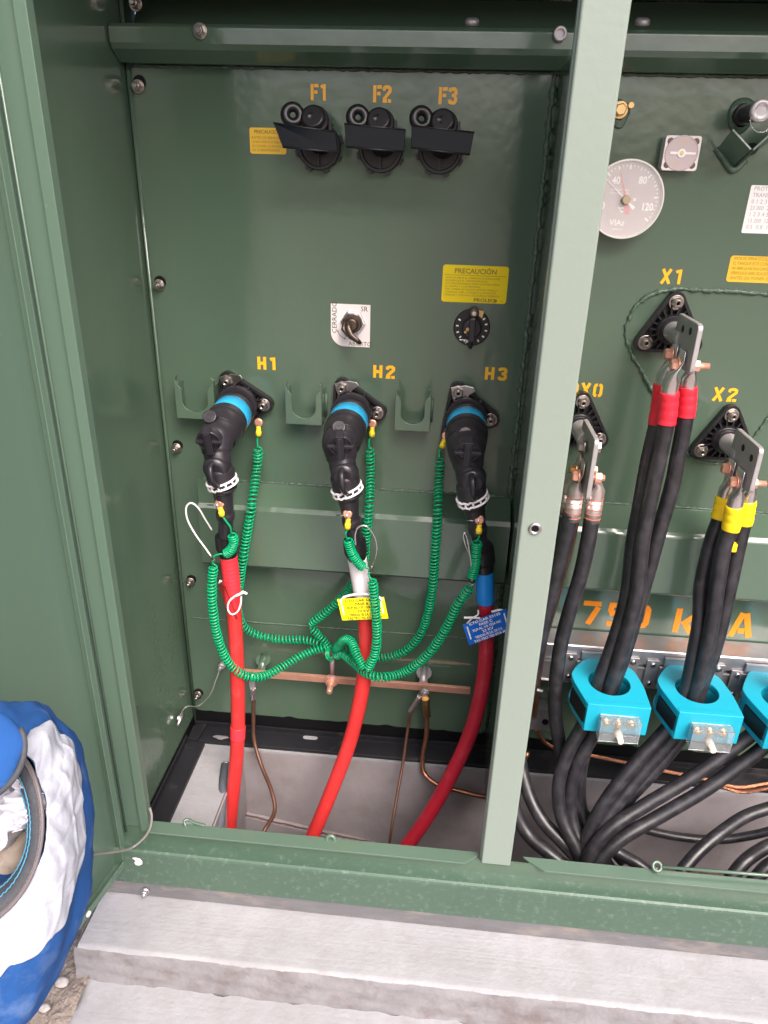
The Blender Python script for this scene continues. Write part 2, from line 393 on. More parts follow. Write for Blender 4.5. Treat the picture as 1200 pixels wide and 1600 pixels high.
# pad: ring of concrete around the cable pit, with a lower front step
PX0, PX1, PY0, PY1 = -.455, 1.5, -.445, 1.0
HX0, HX1, HY0, HY1 = -.335, .86, -.30, -.048
pad = MB()
def EW(x): return .0014 * (math.sin(37 * x) * .5 + math.sin(91 * x + 1) * .35 + math.sin(233 * x) * .35)
def edge_grid(x0, x1, y0, y1, z, amp_front=0, amp_left=0):
    def fn(a, b):
        x = x0 + (x1 - x0) * a; y = y0 + (y1 - y0) * b
        if amp_front and b == 0: y += EW(x); zz = z - .003
        else: zz = z
        if amp_left and a == 0: x += amp_left * (math.sin(41 * y) * .5 + math.sin(97 * y + 2) * .5)
        return V(x, y, zz)
    return fn
pad.grid(edge_grid(PX0, PX1, PY0, -.435, 0, .0022), 260, 3)
pad.box((PX0, -.4352, -.5), (PX1, HY0, -.0004)); pad.box((PX0, HY1, -.5), (PX1, PY1, 0)); pad.box((PX0, HY0, -.5), (HX0, HY1, 0)); pad.box((HX1, HY0, -.5), (PX1, HY1, 0))
tag(pad.build('concrete_pad', M_conc), 'grey concrete pad under the transformer cabinet', 'pad', kind='structure')
ris = MB()
def rf(a, b):
    x = PX0 - .004 + (PX1 - PX0) * a; z = -.0025 - .056 * b
    if b == 0: return V(x, PY0 + EW(x) + .0004, -.0026)
    y = PY0 - .001 - .009 * b + .0014 * (math.sin(61 * x + 4 * b) * .6 + math.sin(171 * x + 9 * b) * .5 + math.sin(47 * b + 30 * x) * .5)
    return V(x, y, z)
ris.grid(rf, 300, 10)
ris.grid(lambda a, b: V(PX0 - .004 + .002 * math.sin(30 * b + 9 * a), PY0 + .9 * b, -.003 - .056 * (1 - a)), 6, 60)
tag(ris.build('pad_riser', M_riser), 'rough mortar face of the pad step', 'step face', kind='structure')
st = MB()
def stf(a, b):
    y = -.452 - .9 * b; xl = -.452 + .012 * math.sin(20 * y) + .008 * math.sin(63 * y) - .05 * b
    x = xl + (1.5 - xl) * a
    return V(x, y + (.003 * math.sin(55 * x) + .002 * math.sin(131 * x) if b == 0 else 0), -.054 - (.006 if a == 0 else 0))
st.grid(stf, 220, 60)
st.box((-.44, -1.35, -.4), (1.5, -.46, -.06))
tag(st.build('lower_step', M_conc), 'lower front step of the concrete pad', 'step', kind='structure')
pit = MB()
def pf(a, b):
    x = HX0 + (HX1 - HX0) * a; z = -.003 - .5 * b; return V(x, HY1 - .0015 - .004 * math.sin(7 * x + 3 * b) * b, z)
pit.grid(pf, 40, 16)
pit.box((HX0 + .0015, HY0, -.6), (HX0 + .004, HY1 - .003, -.002)); pit.box((HX0, HY0 + .002, -.6), (HX1, HY0 + .004, -.002)); pit.box((HX1 - .004, HY0, -.6), (HX1 - .0015, HY1, -.002))
# pit floor
pit.box((HX0, HY0, -.5), (HX1, HY1, -.46))
# sloping mortar shelf left by the form at the back wall
sh = []
pit.prism([(HX0 + .004, -.50), (HX0 + .004, -.155), (.10, -.235), (.3, -.26), (.84, -.26), (.84, -.5)], V(0, HY1, 0), UX, UZ, NF, .002, .016)
crk = MB(); rn = random.Random(4); crk.tube([p + V(0, 0, rn.uniform(-.001, .001)) for p in resample([at(x, y, Y=HY1 - .0165) for x, y in ((372, 1270), (430, 1284), (500, 1300), (560, 1312), (640, 1326), (760, 1344), (900, 1352), (1180, 1368))], .006)], .0012, 6)
tag(crk.build('wall_crack', M_oldcopper), 'thin dark crack line', 'crack', kind='structure')
tag(pit.build('cable_pit', M_pitc), 'cast concrete cable pit below the cabinet', 'pit', kind='structure')
for i, (px, py, r) in enumerate(((96, 1535, .0075), (213, 1499, .004), (146, 1507, .005), (70, 1575, .006), (60, 1560, .004))):
    p = at(px, py, Z=-.05); mb = MB()
    mb.grid(lambda a, b: p + V(r * 1.3 * math.cos(6.283 * a) * math.sin(3.1416 * b) * (1 + .15 * math.sin(9 * a + i)), r * math.sin(6.283 * a) * math.sin(3.1416 * b), r * .6 * math.cos(3.1416 * b) * (1 + .2 * math.sin(7 * a))), 12, 8, closed_u=True)
    tag(mb.build('pebble', mat('pebble_stone%d' % i, (.34, .31, .30), rough=.85, bump=.6, bscale=200, var=.2, vscale=120)), ['whitish pebble on the soil beside the blue bag', 'small pale pebble stuck in the step face near the cabinet corner',
        'round pebble stuck in the step face below the door edge', 'pebble on the soil nearest the photo bottom', 'tiny pebble on the soil under the blue bag'][i], 'pebble', 'pebbles by the pad')

# ------------------------------------------------------------------ transformer cabinet
cabn = thing('transformer_cabinet', 'open dark green steel transformer cabinet with a centre post', 'transformer', W(.15, -.18, -.966))
XL, XR = -.440, .95
# tank front wall with black painted foot, painted lip at its left edge and bevel at the top
tank = MB()
tank.box(W(XL + .003, 0, -.925), W(XR, .02, .134))
tw = tank.build('tank_wall', M_green_lit if False else M_green, cabn, bevel=.0015)
mb = MB(); mb.box(W(XL + .003, -.0006, -.958), W(XR, .02, -.9252))
def ragged(a, b):
    x = XL + .004 + (XR - XL - .01) * a; zt = -.9235 + .0022 * math.sin(70 * x) + .0018 * math.sin(171 * x + 1)
    return W(x, -.0012, -.9566 + (zt + .9566) * b)
mb.grid(ragged, 300, 2); mb.build('painted_foot', M_blackpaint, tw)
# upper tank bevel going back under the beam
mb = MB(); mb.prism([(0, .134), (-.003, .137), (-.003, .141), (.02, .160), (.06, .214), (.10, .214), (.10, .134)], W(XL + .003, 0, 0), UY, UZ, UX, 0, XR - XL)
mb.build('tank_shoulder', M_green, cabn)
# rounded lip at the left tank edge + its dark joint
mb = MB(); mb.tube([W(XL + .0045, -.003, -.958), W(XL + .0045, -.003, .214)], .0028, 10); mb.build('edge_lip', M_green, tw)
# weld beads
def weld(pts, r=.0022, name='weld_seam', parent=None, jag=.5, seed=1, m=None):
    rn = random.Random(seed); p = resample(catmull(pts, 12), .004); F = frames(p)
    rr = [r * (1 + rn.uniform(-jag, jag)) for _ in p]
    q = [a + f[1] * rn.uniform(-.3, .3) * r + f[2] * rn.uniform(-.3, .3) * r for a, f in zip(p, F)]
    mb = MB(); mb.tube(q, rr, 8); return mb.build(name, m or M_weld, parent or tw)
weld([W(-.385, -.001, -.446), W(-.1, -.001, -.446), W(.113, -.001, -.446)], .0016, jag=.7)
weld([W(.13, -.001, -.446), W(.5, -.001, -.446), W(.93, -.001, -.446)], .0016, jag=.7, seed=2)
weld([W(-.425, -.0003, -.716), W(-.1, -.0003, -.716), W(.113, -.0003, -.716)], .0012, jag=.4, seed=3)
weld([W(.111, -.002, .134), W(.111, -.002, -.2), W(.1115, -.002, -.92)], .0035, jag=.5, seed=4)
weld([W(-.43, -.002, .128), W(.1, -.002, .128), W(.93, -.002, .128)], .0018, jag=.4, seed=5)
weld([at(x, y, Y=-.001) for x, y in ((1205, 460), (1150, 456), (1090, 453), (1050, 452), (1012, 463), (988, 488), (978, 520), (986, 550), (1003, 580), (1020, 612), (1040, 640))], .0028, jag=.5, seed=6)
weld([at(x, y, Y=-.001) for x, y in ((1240, 590), (1215, 630), (1190, 668), (1172, 690))], .002, jag=.6, seed=7)
weld([at(x, y, Y=-.001) for x, y in ((1072, 705), (1080, 715), (1100, 722), (1125, 724), (1150, 718))], .002, jag=.6, seed=8)
mb = MB()
mb.prism([(0, -.003), (.34, -.003), (.34, .003), (0, .003)], W(-.30, 0, -.782), UX, UZ, NF, 0, .0012); mb.build('backing_strip', M_green, tw)
# hydraulic ledge: hollow step welded across the tank
LD = .052
def ledge_at(x0, x1, chamfer):
    mb = MB(); b = 0
    prof = [(0, -.4465), (-.006, -.4475), (-.046, -.4685), (-LD, -.4745), (-LD, -.572), (-.046, -.578), (0, -.579)]
    secs = [(x0, 0), (x0 + .016, 1), (x1, 1)] if chamfer else [(x0, 1), (x1, 1)]
    n = len(prof)
    for x, k in secs:
        for (y, z) in prof: mb.v.append(W(x, y * (k if k else .04), z if k else z * .98 - .01))
    for i in range(len(secs) - 1):
        for k in range(n): j = (k + 1) % n; mb.face((b + i * n + k, b + i * n + j, b + (i + 1) * n + j, b + (i + 1) * n + k))
    mb.face(list(range(n))); mb.face([(len(secs) - 1) * n + k for k in range(n)])
    return mb
ledge_at(-.392, .1125, True).build('tank_ledge', M_green, cabn, bevel=.003, bseg=3)
ledge_at(.128, .94, False).build('tank_ledge', M_green, cabn, bevel=.003, bseg=3)
mb = MB(); mb.box(W(-.392, -.0012, -.60), W(-.386, 0, -.45)); mb.build('ledge_edge', M_weld, tw)
# side wall, roof, right wall, back
mb = MB(); mb.box(W(XL - .004, -.338, -.965), W(XL, .05, .41)); sw = mb.build('side_wall', M_green, cabn)
mb = MB(); mb.box(W(XL - .001, -.33, -.958), W(XL + .0014, -.001, -.938)); mb.build('painted_foot', M_blackpaint, sw)
mb = MB(); mb.box(W(XR, -.338, -.965), W(XR + .004, .05, .41)); mb.build('side_wall', M_green, cabn)
mb = MB(); mb.box(W(XL - .02, -.40, .41), W(XR + .02, .5, .425)); mb.box(W(XL - .02, -.41, .38), W(XR + .02, -.40, .425))
mb.build('roof', M_green, cabn)
mb = MB(); mb.box(W(XL + .002, -.055, .215), W(XR - .002, .45, .221)); mb.build('shade_plate', M_green, cabn)  # unseen plate added to keep the space above the beam dark
mb = MB(); mb.box(W(XL - .004, .03, -.965), W(XR, .5, .128)); mb.build('tank_body', M_green, cabn)
# top beam
bp = [(.02, .168), (-.040, .168), (-.045, .164), (-.045, .147), (-.040, .141), (-.020, .129), (-.014, .1285), (-.014, .132), (.0, .14)]
mb = MB(); mb.prism(bp, W(XL + .001, 0, 0), UY, UZ, UX, 0, XR - XL - .004); tb = mb.build('top_beam', M_green, cabn, bevel=.0025, bseg=3)
# barrier plate between compartments, ending in the post
mb = MB(); mb.box(W(.116, -.335, -.93), W(.122, -.0015, .13)); mb.box(W(.1165, -.334, -.99), W(.125, -.02, -.93)); bar = mb.build('barrier_plate', M_green, cabn)
# door jamb at the left
jp = [(-.4395, .0), (-.4395, -.3325), (-.3855, -.3325), (-.3855, -.340), (-.379, -.340), (-.379, -.3455), (-.3905, -.3455), (-.3905, -.338), (-.4445, -.338)]
jp = [(-.4445, -.3385), (-.3915, -.3385), (-.3915, -.3455), (-.379, -.3455), (-.379, -.332), (-.3815, -.332), (-.3815, -.3425), (-.389, -.3425), (-.389, -.3355), (-.4445, -.3355)]
mb = MB(); mb.prism([(a, -b) for a, b in jp], W(0, 0, -.85), UX, V(0, -1, 0), UZ, 0, 1.26); mb.build('door_jamb', M_door, cabn, bevel=.0008)
mb = MB(); mb.tube([W(-.4165, -.3405, -.86), W(-.4165, -.3405, .40)], .0016, 8); mb.build('jamb_seam', M_door, cabn)
# centre post
mb = MB()
pp = [(.089, -.3365), (.0905, -.3385), (.0905, -.342), (.092, -.3435), (.129, -.3435), (.1305, -.342), (.1305, -.30), (.1275, -.30), (.1275, -.337), (.094, -.337), (.094, -.328), (.089, -.328)]
mb.prism([(a, -b) for a, b in pp], W(0, 0, -.8502), UX, V(0, -1, 0), UZ, 0, 1.26)
post = mb.build('centre_post', M_green_lit, cabn, bevel=.0008)
mb = MB(); c = at(836, 826, Y=-.3436); mb.lathe(c, NF, [(0, .0072), (.0012, .0072), (.0022, .0058), (.0022, .0046), (.0005, .0042)], 24); mb.build('rivet_nut', M_bright, post)
mb = MB(); mb.lathe(c, NF, [(.0006, .0040), (.0007, .0039)], 16); mb.build('threaded_hole', M_blackpaint, post)
# sill
mb = MB(); mb.prism([(-.362, -.9365), (-.362, -.8775), (-.361, -.8745), (-.358, -.873), (-.338, -.873), (-.338, -.94), (-.352, -.94)], W(XL - .003, 0, 0), UY, UZ, UX, 0, XR - XL + .006)
sill = mb.build('front_sill', M_ledge, cabn)
mb = MB(); mb.box(W(XL - .0015, -.3385, -.874), W(XR, -.3355, -.8505)); mb.build('sill_web', M_green, cabn)
zt = -.8505
def flange(pts):
    mb = MB(); mb.prism([(p[0], -p[1]) for p in pts], W(0, 0, zt), UX, V(0, -1, 0), UZ, 0, .003); return mb
flange([(-.3785, -.3485), (.068, -.3485), (.086, -.3345), (.086, -.328), (-.44, -.328), (-.44, -.3345), (-.3785, -.3345)]).build('sill_flange', M_door, cabn, bevel=.0006)
flange([(.176, -.3485), (XR, -.3485), (XR, -.328), (.148, -.328), (.155, -.3345)]).build('sill_flange', M_door, cabn, bevel=.0006)
mb = MB(); mb.box(W(XL - .012, -.3600, -.9655), W(XR, -.345, -.9375)); mb.build('base_rail', M_bare, cabn, bevel=.0015)
c = at(228, 1391, Y=-.361); mb = MB(); mb.cyl(c, c + NF * .003, .006); mb.hexnut(c + NF * .003, NF, .0048, .004); mb.cyl(c, c + NF * .011, .0022); mb.build('bolt', M_alu, cabn)
mb = MB(); c = at(216, 1346, Y=-.3622); mb.prism([(-.008, .006), (-.003, .0075), (.003, .006), (.006, .001), (.0055, -.004), (.001, -.0075), (-.004, -.0075), (-.006, -.003), (-.003, .001)], c, UX, UZ, NF, 0, .0005); mb.build('paint_chip', M_plate, cabn)
# base angles lying on the pad round the tank foot
mb = MB(); mb.prism([(0, .0), (-.040, .0), (-.041, .004), (-.040, .0075), (-.0035, .0085), (-.0035, .02), (0, .02)], W(XL + .004, -.0025, -.966), UY, UZ, UX, 0, XR - XL - .01)
ba = mb.build('base_angle', M_angle, cabn, bevel=.0008)
mb = MB(); mb.box(W(XL + .0005, -.335, -.966), W(XL + .036, -.046, -.958)); mb.box(W(XL + .0005, -.335, -.958), W(XL + .004, -.046, -.945)); mb.build('base_angle', M_angle, cabn, bevel=.0008)
mb = MB(); p = W(XL + .012, -.022, -.955); mb.box((-.006, -.026, -.002), (.014, .018, .004), Matrix.Translation(p) @ Matrix.Rotation(-.1, 4, 'Z')); mb.box((-.004, -.045, -.012), (.012, -.026, -.001), Matrix.Translation(p)); mb.build('corner_clip', M_angle, cabn, bevel=.001)
c = at(485, 1153, Z=.0085); mb = MB(); mb.prism([(-.008 + .006 * math.cos(a), .0045 * math.sin(a)) for a in [math.pi / 2 + k * math.pi / 8 for k in range(9)]] + [(.008 + .006 * math.cos(a), .0045 * math.sin(a)) for a in [-math.pi / 2 + k * math.pi / 8 for k in range(9)]], c, UX, UY, UZ, 0, .0006); mb.build('slot_hole', M_conc, ba)
mb = MB(); c = at(345, 1152, Z=.008)
mb.grid(lambda a, b: c + V((a - .5) * .030, (b - .5) * .009 * (.25 + math.sin(3.14 * a)) + .001 * math.sin(9 * a), .0032 * math.sin(3.14 * a) * math.sin(3.14 * b) + .0002), 16, 8); mb.build('mortar_dab', M_riser, ba)
# tank bolts in slotted holes
def bolt(c, n, r=.0068, L=.016, mat_=None, parent=None, wash=1.35, name='bolt', nut=.0065):
    mb = MB(); mb.lathe(c, n, [(0, r * wash), (.0016, r * wash), (.0018, r * wash * .93)], 24)
    mb.hexnut(c + n * .0018, n, r, nut, rot=random.uniform(0, 1)); mb.lathe(c, n, [(0, r * .55), (L - .001, r * .55), (L, r * .45)], 14)
    return mb.build(name, mat_ or M_steel, parent)
for k, (px, py) in enumerate(((212, 134), (245, 447), (273, 703), (295, 913), (307, 1090), (208, 4))):
    c = at(px, py, Y=-.006); c.y = 0; c = at(px, py, Y=-.010); c = V(c.x, -.0005, c.z)
    mb = MB(); mb.lathe(c + V(.002, 0, .005), NF, [(0, .0085), (.0012, .0085), (.0014, .008)], 20); mb.build('slot_hole', M_blackpaint, tw)
    bolt(c + V(0, -.0008, 0), NF, .0062, .015, parent=tw)
for px, py in ((310, 47),):
    c = at(px, py, Y=-.052); bolt(V(c.x, -.0453, c.z), NF, .0066, .011, parent=tb, nut=.006)
c = at(875, 53, Y=-.05); c = V(c.x, -.0453, c.z); mb = MB(); mb.lathe(c, NF, [(0, .0078), (.008, .0078), (.0095, .0068), (.0095, .005), (.006, .0045), (.006, .001)], 26); mb.build('bolt', M_spade, tb)
for px in (737, 1003):
    c = at(px, 36, Y=-.03); mb = MB(); mb.lathe(V(c.x, -.03, c.z - .002), V(0, -.3, 1), [(0, .009), (.005, .0085), (.007, .006)], 20); mb.build('bolt', M_spade, tb)
c = at(968, 172, Y=-.004); mb = MB()
mb.grid(lambda a, b: V(c.x, -.001, c.z - .004) + (UX * math.cos(6.283 * a) * .0135 + UZ * math.sin(6.283 * a) * .0165) * (1 - b ** 2 * .55) * (1 + .07 * math.sin(25 * a)) + NF * .005 * b, 30, 6, closed_u=True); mb.build('weld_boss', M_green, tw)
bolt(V(c.x, -.006, c.z), NF, .0075, .008, M_brass, tw); mb = MB(); mb.lathe(V(c.x + .012, -.006, c.z + .005), NF, [(0, .004), (.006, .0035)], 12); mb.build('grommet', M_brass, tw)
# door, swung open past ninety degrees
dh = W(-.427, -.3515, 0); dd = V(-.191, -.9816, 0).normalized(); dn = V(.9816, -.191, 0).normalized()
DM = Matrix(((dd.x, dn.x, 0, dh.x), (dd.y, dn.y, 0, dh.y), (0, 0, 1, ZO), (0, 0, 0, 1)))
mb = MB(); mb.box((0, -.003, -.905), (.62, 0, .25), DM); door = mb.build('door', M_door, cabn)
mb = MB(); mb.box((0, .0, -.905), (.0025, .014, .25), DM); mb.box((.0025, .012, -.89), (.010, .014, .25), DM); mb.build('door_flange', M_door, door, bevel=.0006)
mb = MB(); mb.box((.0026, .0, -.9052), (.62, .0145, -.9027), DM); mb.box((.0026, .0122, -.9025), (.62, .0145, -.894), DM); mb.build('door_flange', M_door, door, bevel=.0006)
mb = MB(); mb.box((.617, .0003, -.902), (.62, .014, .25), DM); mb.build('door_flange', M_door, door)
mb = MB(); mb.box((.0026, .0, .2477), (.617, .014, .25), DM); mb.build('door_flange', M_door, door)
mb = MB(); c = DM @ V(.09, .0146, -.8985); mb.lathe(c, dn, [(0, .0042), (.0015, .0042), (.0022, .003)], 16); mb.build('rivet', M_plate, door)
# stencilled markings on the tank
def mark(txt, tl, bl, col, adv=.74, xs=1.0, wt=.105, label=None, Y=-.0004):
    a = at(*tl, Y=0); b = at(*bl, Y=0); h = (a.z - b.z)
    mb = stencil(txt, V(b.x, 0, b.z), h, UX, UZ, NF, adv, xs, wt); o = mb.build('stencil_marking', col, tw, fix=False, label=label)
mark('F1', (485, 131), (486, 157), M_stencil, .66, .9, label='orange stencilled F1 above the first fuse holder')
mark('F2', (582, 133), (583, 160), M_stencil, .66, .95, label='orange stencilled F2')
mark('F3', (684, 136), (685, 163), M_stencil, .66, .95, label='orange stencilled F3')
mark('H1', (401, 557), (403, 577), M_stencil2, .8, 1.1, .12, label='yellow stencilled H1')
mark('H2', (582, 570), (583, 590), M_stencil2, .85, 1.15, .12, label='yellow stencilled H2')
mark('H3', (757, 573), (757, 593), M_stencil2, .85, 1.15, .12, label='yellow stencilled H3')
mark('X1', (1036, 420), (1031, 443), M_stencil2, .78, 1.1, label='yellow stencilled X1')
mark('X2', (1117, 605), (1112, 626), M_stencil2, .85, 1.15, label='yellow stencilled X2')
mark('H0X0', (872, 596), (869, 617), M_stencil2, .82, 1.05, label='yellow stencilled H0X0, half hidden by the post')
mark('750', (910, 938), (905, 974), M_stencil3, .77, 1.15, .105, label='orange stencilled rating 750')
mark('kVA', (1056, 950), (1049, 987), M_stencil3, .83, 1.2, .105, label='orange stencilled kVA')
# ------------------------------------------------------------------ stickers and plates
def sticker(name, label, cat, tl, tr, bl, m, lines, head=None, r=.004, ink=None, group='warning stickers on the tank', foot=None, rule=True, lh=.8, thick=.0005):
    a = at(*tl, Y=0); b = at(*tr, Y=0); c = at(*bl, Y=0); wd = b.x - a.x; ht = a.z - c.z
    o = V((c.x + a.x) / 2, 0, c.z); t = thing(name, label, cat, o, group)
    poly = []
    for (cx, cz, a0) in ((wd - r, ht - r, 0), (r, ht - r, 1), (r, r, 2), (wd - r, r, 3)):
        for k in range(6): q = (a0 + k / 5) * math.pi / 2; poly.append((cx + r * math.cos(q), cz + r * math.sin(q)))
    mb = MB(); mb.prism(poly, o, UX, UZ, NF, .0001, thick); mb.build('sheet', m, t)
    ink = ink or M_ink2; L = MB(); y = ht
    top = ht
    if head:
        s = ht * .15; L.add(text_mb(head, s * 1.25, o + UX * wd / 2 + UZ * (ht - s * 1.45), UX, UZ, NF, thick + .0002, 'CENTER', bold=s * .03)); top = ht - s * 2.0
        if rule: L.box(o + UX * r * .6 + UZ * (top + s * .18) + NF * (thick + .0002), o + UX * (wd - r * .6) + UZ * (top + s * .26) + NF * (thick + .0003))
    bot = ht * (.16 if foot else .07); n = len(lines); step = (top - bot) / n
    for i, ln in enumerate(lines):
        sz = step * lh; L.add(text_mb(ln, sz * 1.15, o + UX * wd * .045 + UZ * (top - step * (i + .82)), UX, UZ, NF, thick + .0002, 'LEFT', xs=min(1.0, wd * .91 / (len(ln) * sz * .70))))
    if foot:
        L.add(text_mb(foot, ht * .13, o + UX * wd * .50 + UZ * ht * .035, UX, UZ, NF, thick + .0002, 'LEFT', bold=ht * .004, xs=1.25))
        q = o + UX * wd * .835 + UZ * ht * .075 + NF * (thick + .0002); L.torus(q, NF, ht * .035, ht * .010, 16, 4); L.torus(q, NF, ht * .012, ht * .008, 8, 4)
        L.box(o + UX * wd * .91 + UZ * ht * .055 + NF * (thick + .0002), o + UX * wd * .96 + UZ * ht * .065 + NF * (thick + .0003))
    L.build('lettering', ink, t, fix=False)
    L2 = None
    return t
sticker('warning_sticker', 'bright yellow warning sticker headed PRECAUCION above the dial selector', 'sticker', (693, 413), (796, 418), (689, 471), M_sticker,
        ['ANTES DE OPERAR EL CAMBIADOR DE DERIVACIONES', 'DESENERGICE EL TRANSFORMADOR', 'SI SE OPERA ENERGIZADO, PUEDE OCASIONAR DAÑOS', 'AL EQUIPO Y A LAS PERSONAS', 'PARA CAMBIAR DE POSICION, QUITE EL TORNILLO', 'CANDADO, GIRE LA MANIJA A LA POSICION', 'DESEADA Y VUELVA A COLOCAR EL CANDADO'], 'PRECAUCIÓN', foot='PROLEC')
sticker('warning_sticker', 'small amber warning sticker partly behind the first fuse drip shield', 'sticker', (390, 199), (447, 202), (391, 240), M_sticker2,
        ['ANTES DE REMOVER', 'LA BAYONETA FUSIBLE', 'ACCIONAR LA VALVULA', 'DE SOBREPRESION'], 'PRECAUCIÓN', r=.003, rule=False)
sticker('warning_sticker', 'amber warning sticker above the X2 marking, cut by the photo edge', 'sticker', (1143, 399), (1262, 402), (1133, 440), M_sticker2,
        ['ANTES DE OPERAR ESTE EQUIPO VERIFIQUE QUE', 'EL TANQUE ESTE CONECTADO A TIERRA', 'NO ABRA LA VALVULA CON EL EQUIPO ENERGIZADO', 'VERIFIQUE EL NIVEL DE ACEITE Y LA PRESION', 'ANTES DE PONER EN SERVICIO'], None)
sticker('data_plate', 'white printed data plate under the drain bracket at the photo edge', 'plate', (1173, 289), (1290, 290), (1159, 364), M_paper,
        ['PROTOCOLO DE PRUEBAS', 'TRANSFORMADOR 750 kVA', '0 1 2 3 4 5 6 7', '23 000  22 425  21 850', '1 2 3 4 5   6 7 8 9', '13 200  12 870  12 540', '0.5  0.8  1.0  1.2'], None, r=.002, group='none', ink=M_gray)

# ------------------------------------------------------------------ fuse holders
def fuse_holder(cx, cy, shield, label):
    c = at(cx, cy, Y=-.012); c = V(c.x, 0, c.z)
    t = thing('fuse_holder', label, 'fuse holder', c, 'fuse holders in a row under the markings')
    mb = MB(); mb.lathe(c, NF, [(0, .029), (.008, .029), (.010, .028), (.010, .0245), (.005, .0235), (.005, .001)], 36)
    for k in range(8):
        a = k * math.pi / 4 + .3; d = UX * math.cos(a) + UZ * math.sin(a); tn = UX * -math.sin(a) + UZ * math.cos(a)
        p = c + d * .029 + NF * .005; mm = Matrix((tuple(d) + (p.x,), (tn.x, tn.y, tn.z, p.y), (0, 0, 0, p.z), (0, 0, 0, 1)))
        mb.prism([(-.003, -.005), (.0035, -.004), (.0035, .004), (-.003, .005)], p, d, tn, NF, -.005, .003)
    mb.box(c + V(-.0015, -.012, -.024), c + V(.0015, -.004, .024)); mb.box(c + V(-.024, -.012, -.0015), c + V(.024, -.004, .0015)); mb.build('mounting_ring', M_epoxy, t)
    ax = V(-.02, -.90, .42).normalized(); b0 = c + V(.003, -.004, .005)
    mb = MB(); mb.lathe(b0, ax, [(0, .017), (.038, .017), (.040, .0185), (.052, .0190), (.054, .0175), (.054, .0155), (.060, .015), (.062, .012)], 30)
    u = ax.cross(UX).normalized()
    for a in (.3, 1.2, 2.2, 2.9): d = (UX * math.cos(a) + (-u) * math.sin(a)) ; p = b0 + ax * .049 + d * .0215; mb.box((-.0016, -.0016, -.008), (.0016, .0016, .010), Matrix.Translation(p))
    mb.build('fuse_cap', M_epoxy, t)
    e = b0 + ax * .052 + V(-.026, -.002, .005)
    mb = MB(); mb.torus(e, V(.25, -1, .25), .0094, .0060, 28, 12); mb.torus(e + V(0, .006, -.001), V(.25, -1, .25), .0098, .0042, 28, 10)
    mb.tube([e + V(.012, .001, -.002), b0 + ax * .055], [.006, .009], 10); mb.build('pull_ring', M_epoxy, t)
    mb = MB(); p = [at(x, y, Y=yy) for x, y, yy in shield]
    n = (p[1] - p[0]).cross(p[3] - p[0]).normalized(); n = n if n.y > 0 else -n
    b = len(mb.v); mb.v += [q.copy() for q in p] + [q + n * .0022 for q in p]
    for f in ((0, 1, 2, 3), (4, 7, 6, 5), (0, 4, 5, 1), (1, 5, 6, 2), (2, 6, 7, 3), (3, 7, 4, 0)): mb.face(f)
    mb.build('drip_shield', M_gloss, t, bevel=.0006)
    mb = MB(); q0 = p[0]; mb.tube([p[3] + V(0, -.0008, .0008), p[2] + V(0, -.0008, .0008)], .0011, 6); mb.tube([p[0], p[1]], .0010, 6); mb.build('shield_edge', M_epoxy, t)
fuse_holder(497, 228, ((427, 192, -.092), (524, 206, -.086), (528, 239, -.074), (442, 231, -.080)), 'leftmost fuse holder, below F1, its black shield over the amber sticker')
fuse_holder(594, 232, ((538, 193, -.092), (634, 203, -.088), (631, 238, -.076), (541, 231, -.080)), 'middle fuse holder, below the marking F2')
fuse_holder(688, 234, ((643, 196, -.092), (741, 207, -.086), (734, 243, -.076), (642, 232, -.082)), 'rightmost fuse holder, below the marking F3')

# ------------------------------------------------------------------ parking stands (U shaped brackets)
def parking_stand(x0, x1, yt, yb, label):
    a = at(x0, yb, Y=-.034); b = at(x1, yb + 2, Y=-.034); tz = at(x0, yt, Y=-.034).z; wd = b.x - a.x; ht = tz - a.z
    o = V(a.x, 0, a.z); t = thing('parking_stand', label, 'bracket', o + V(wd / 2, 0, 0), 'parking stands beside the bushings')
    uw = wd * .66; ux0 = (wd - uw) / 2; r = uw / 2; cz = r * .86 + ht * .16; hh = ht * .80
    poly = [(0, 0), (wd, 0), (wd, hh), (wd - ux0 * .55, hh)]
    poly += [(wd - ux0, hh - .006)] + [(wd / 2 + r * math.cos(q), cz + r * .86 * math.sin(q)) for q in [-k * math.pi / 14 for k in range(15)]] + [(ux0, hh - .006), (ux0 * .55, hh), (0, hh)]
    mb = MB(); mb.prism(poly, o, UX, UZ, NF, .032, .0345)
    mb.box(o + V(0, -.033, 0), o + V(.0022, -.0002, hh)); mb.box(o + V(wd - .0022, -.033, 0), o + V(wd, -.0002, hh))
    mb.box(o + V(0, -.033, 0), o + V(wd, -.0002, .0022))
    for s in (0, 1):
        xx = o.x + (0 if s == 0 else wd - ux0 * .55)
        w_ = ux0 * .55; g_ = 1 if s == 0 else -1; x_ = 0 if s == 0 else wd; th_ = ht - hh
        cr = [(x_, hh), (x_ + g_ * w_ * .9, hh), (x_ + g_ * w_ * .55, hh + th_ * .25), (x_ + g_ * w_ * .35, hh + th_ * .5), (x_ + g_ * w_ * .45, hh + th_ * .8), (x_ + g_ * w_ * .75, hh + th_), (x_ + g_ * w_ * .2, hh + th_ * .92), (x_ - g_ * w_ * .05, hh + th_ * .6), (x_ - g_ * w_ * .02, hh + th_ * .25)]
        mb.prism(cr, o, UX, UZ, NF, .026, .0345)
    t2 = mb.build('bracket_plate', M_green, t, bevel=.0006)
    mb = MB(); mb.tube([o + V(wd + .001, -.002, .006), o + V(wd + .0015, -.002, hh * .8)], .0022, 6); mb.build('weld_seam', M_weld, t)
parking_stand(277, 337, 588, 653, 'leftmost green U bracket, partly behind the first elbow connector')
parking_stand(447, 503, 597, 662, 'middle green U bracket, between H1 and H2 bushings')
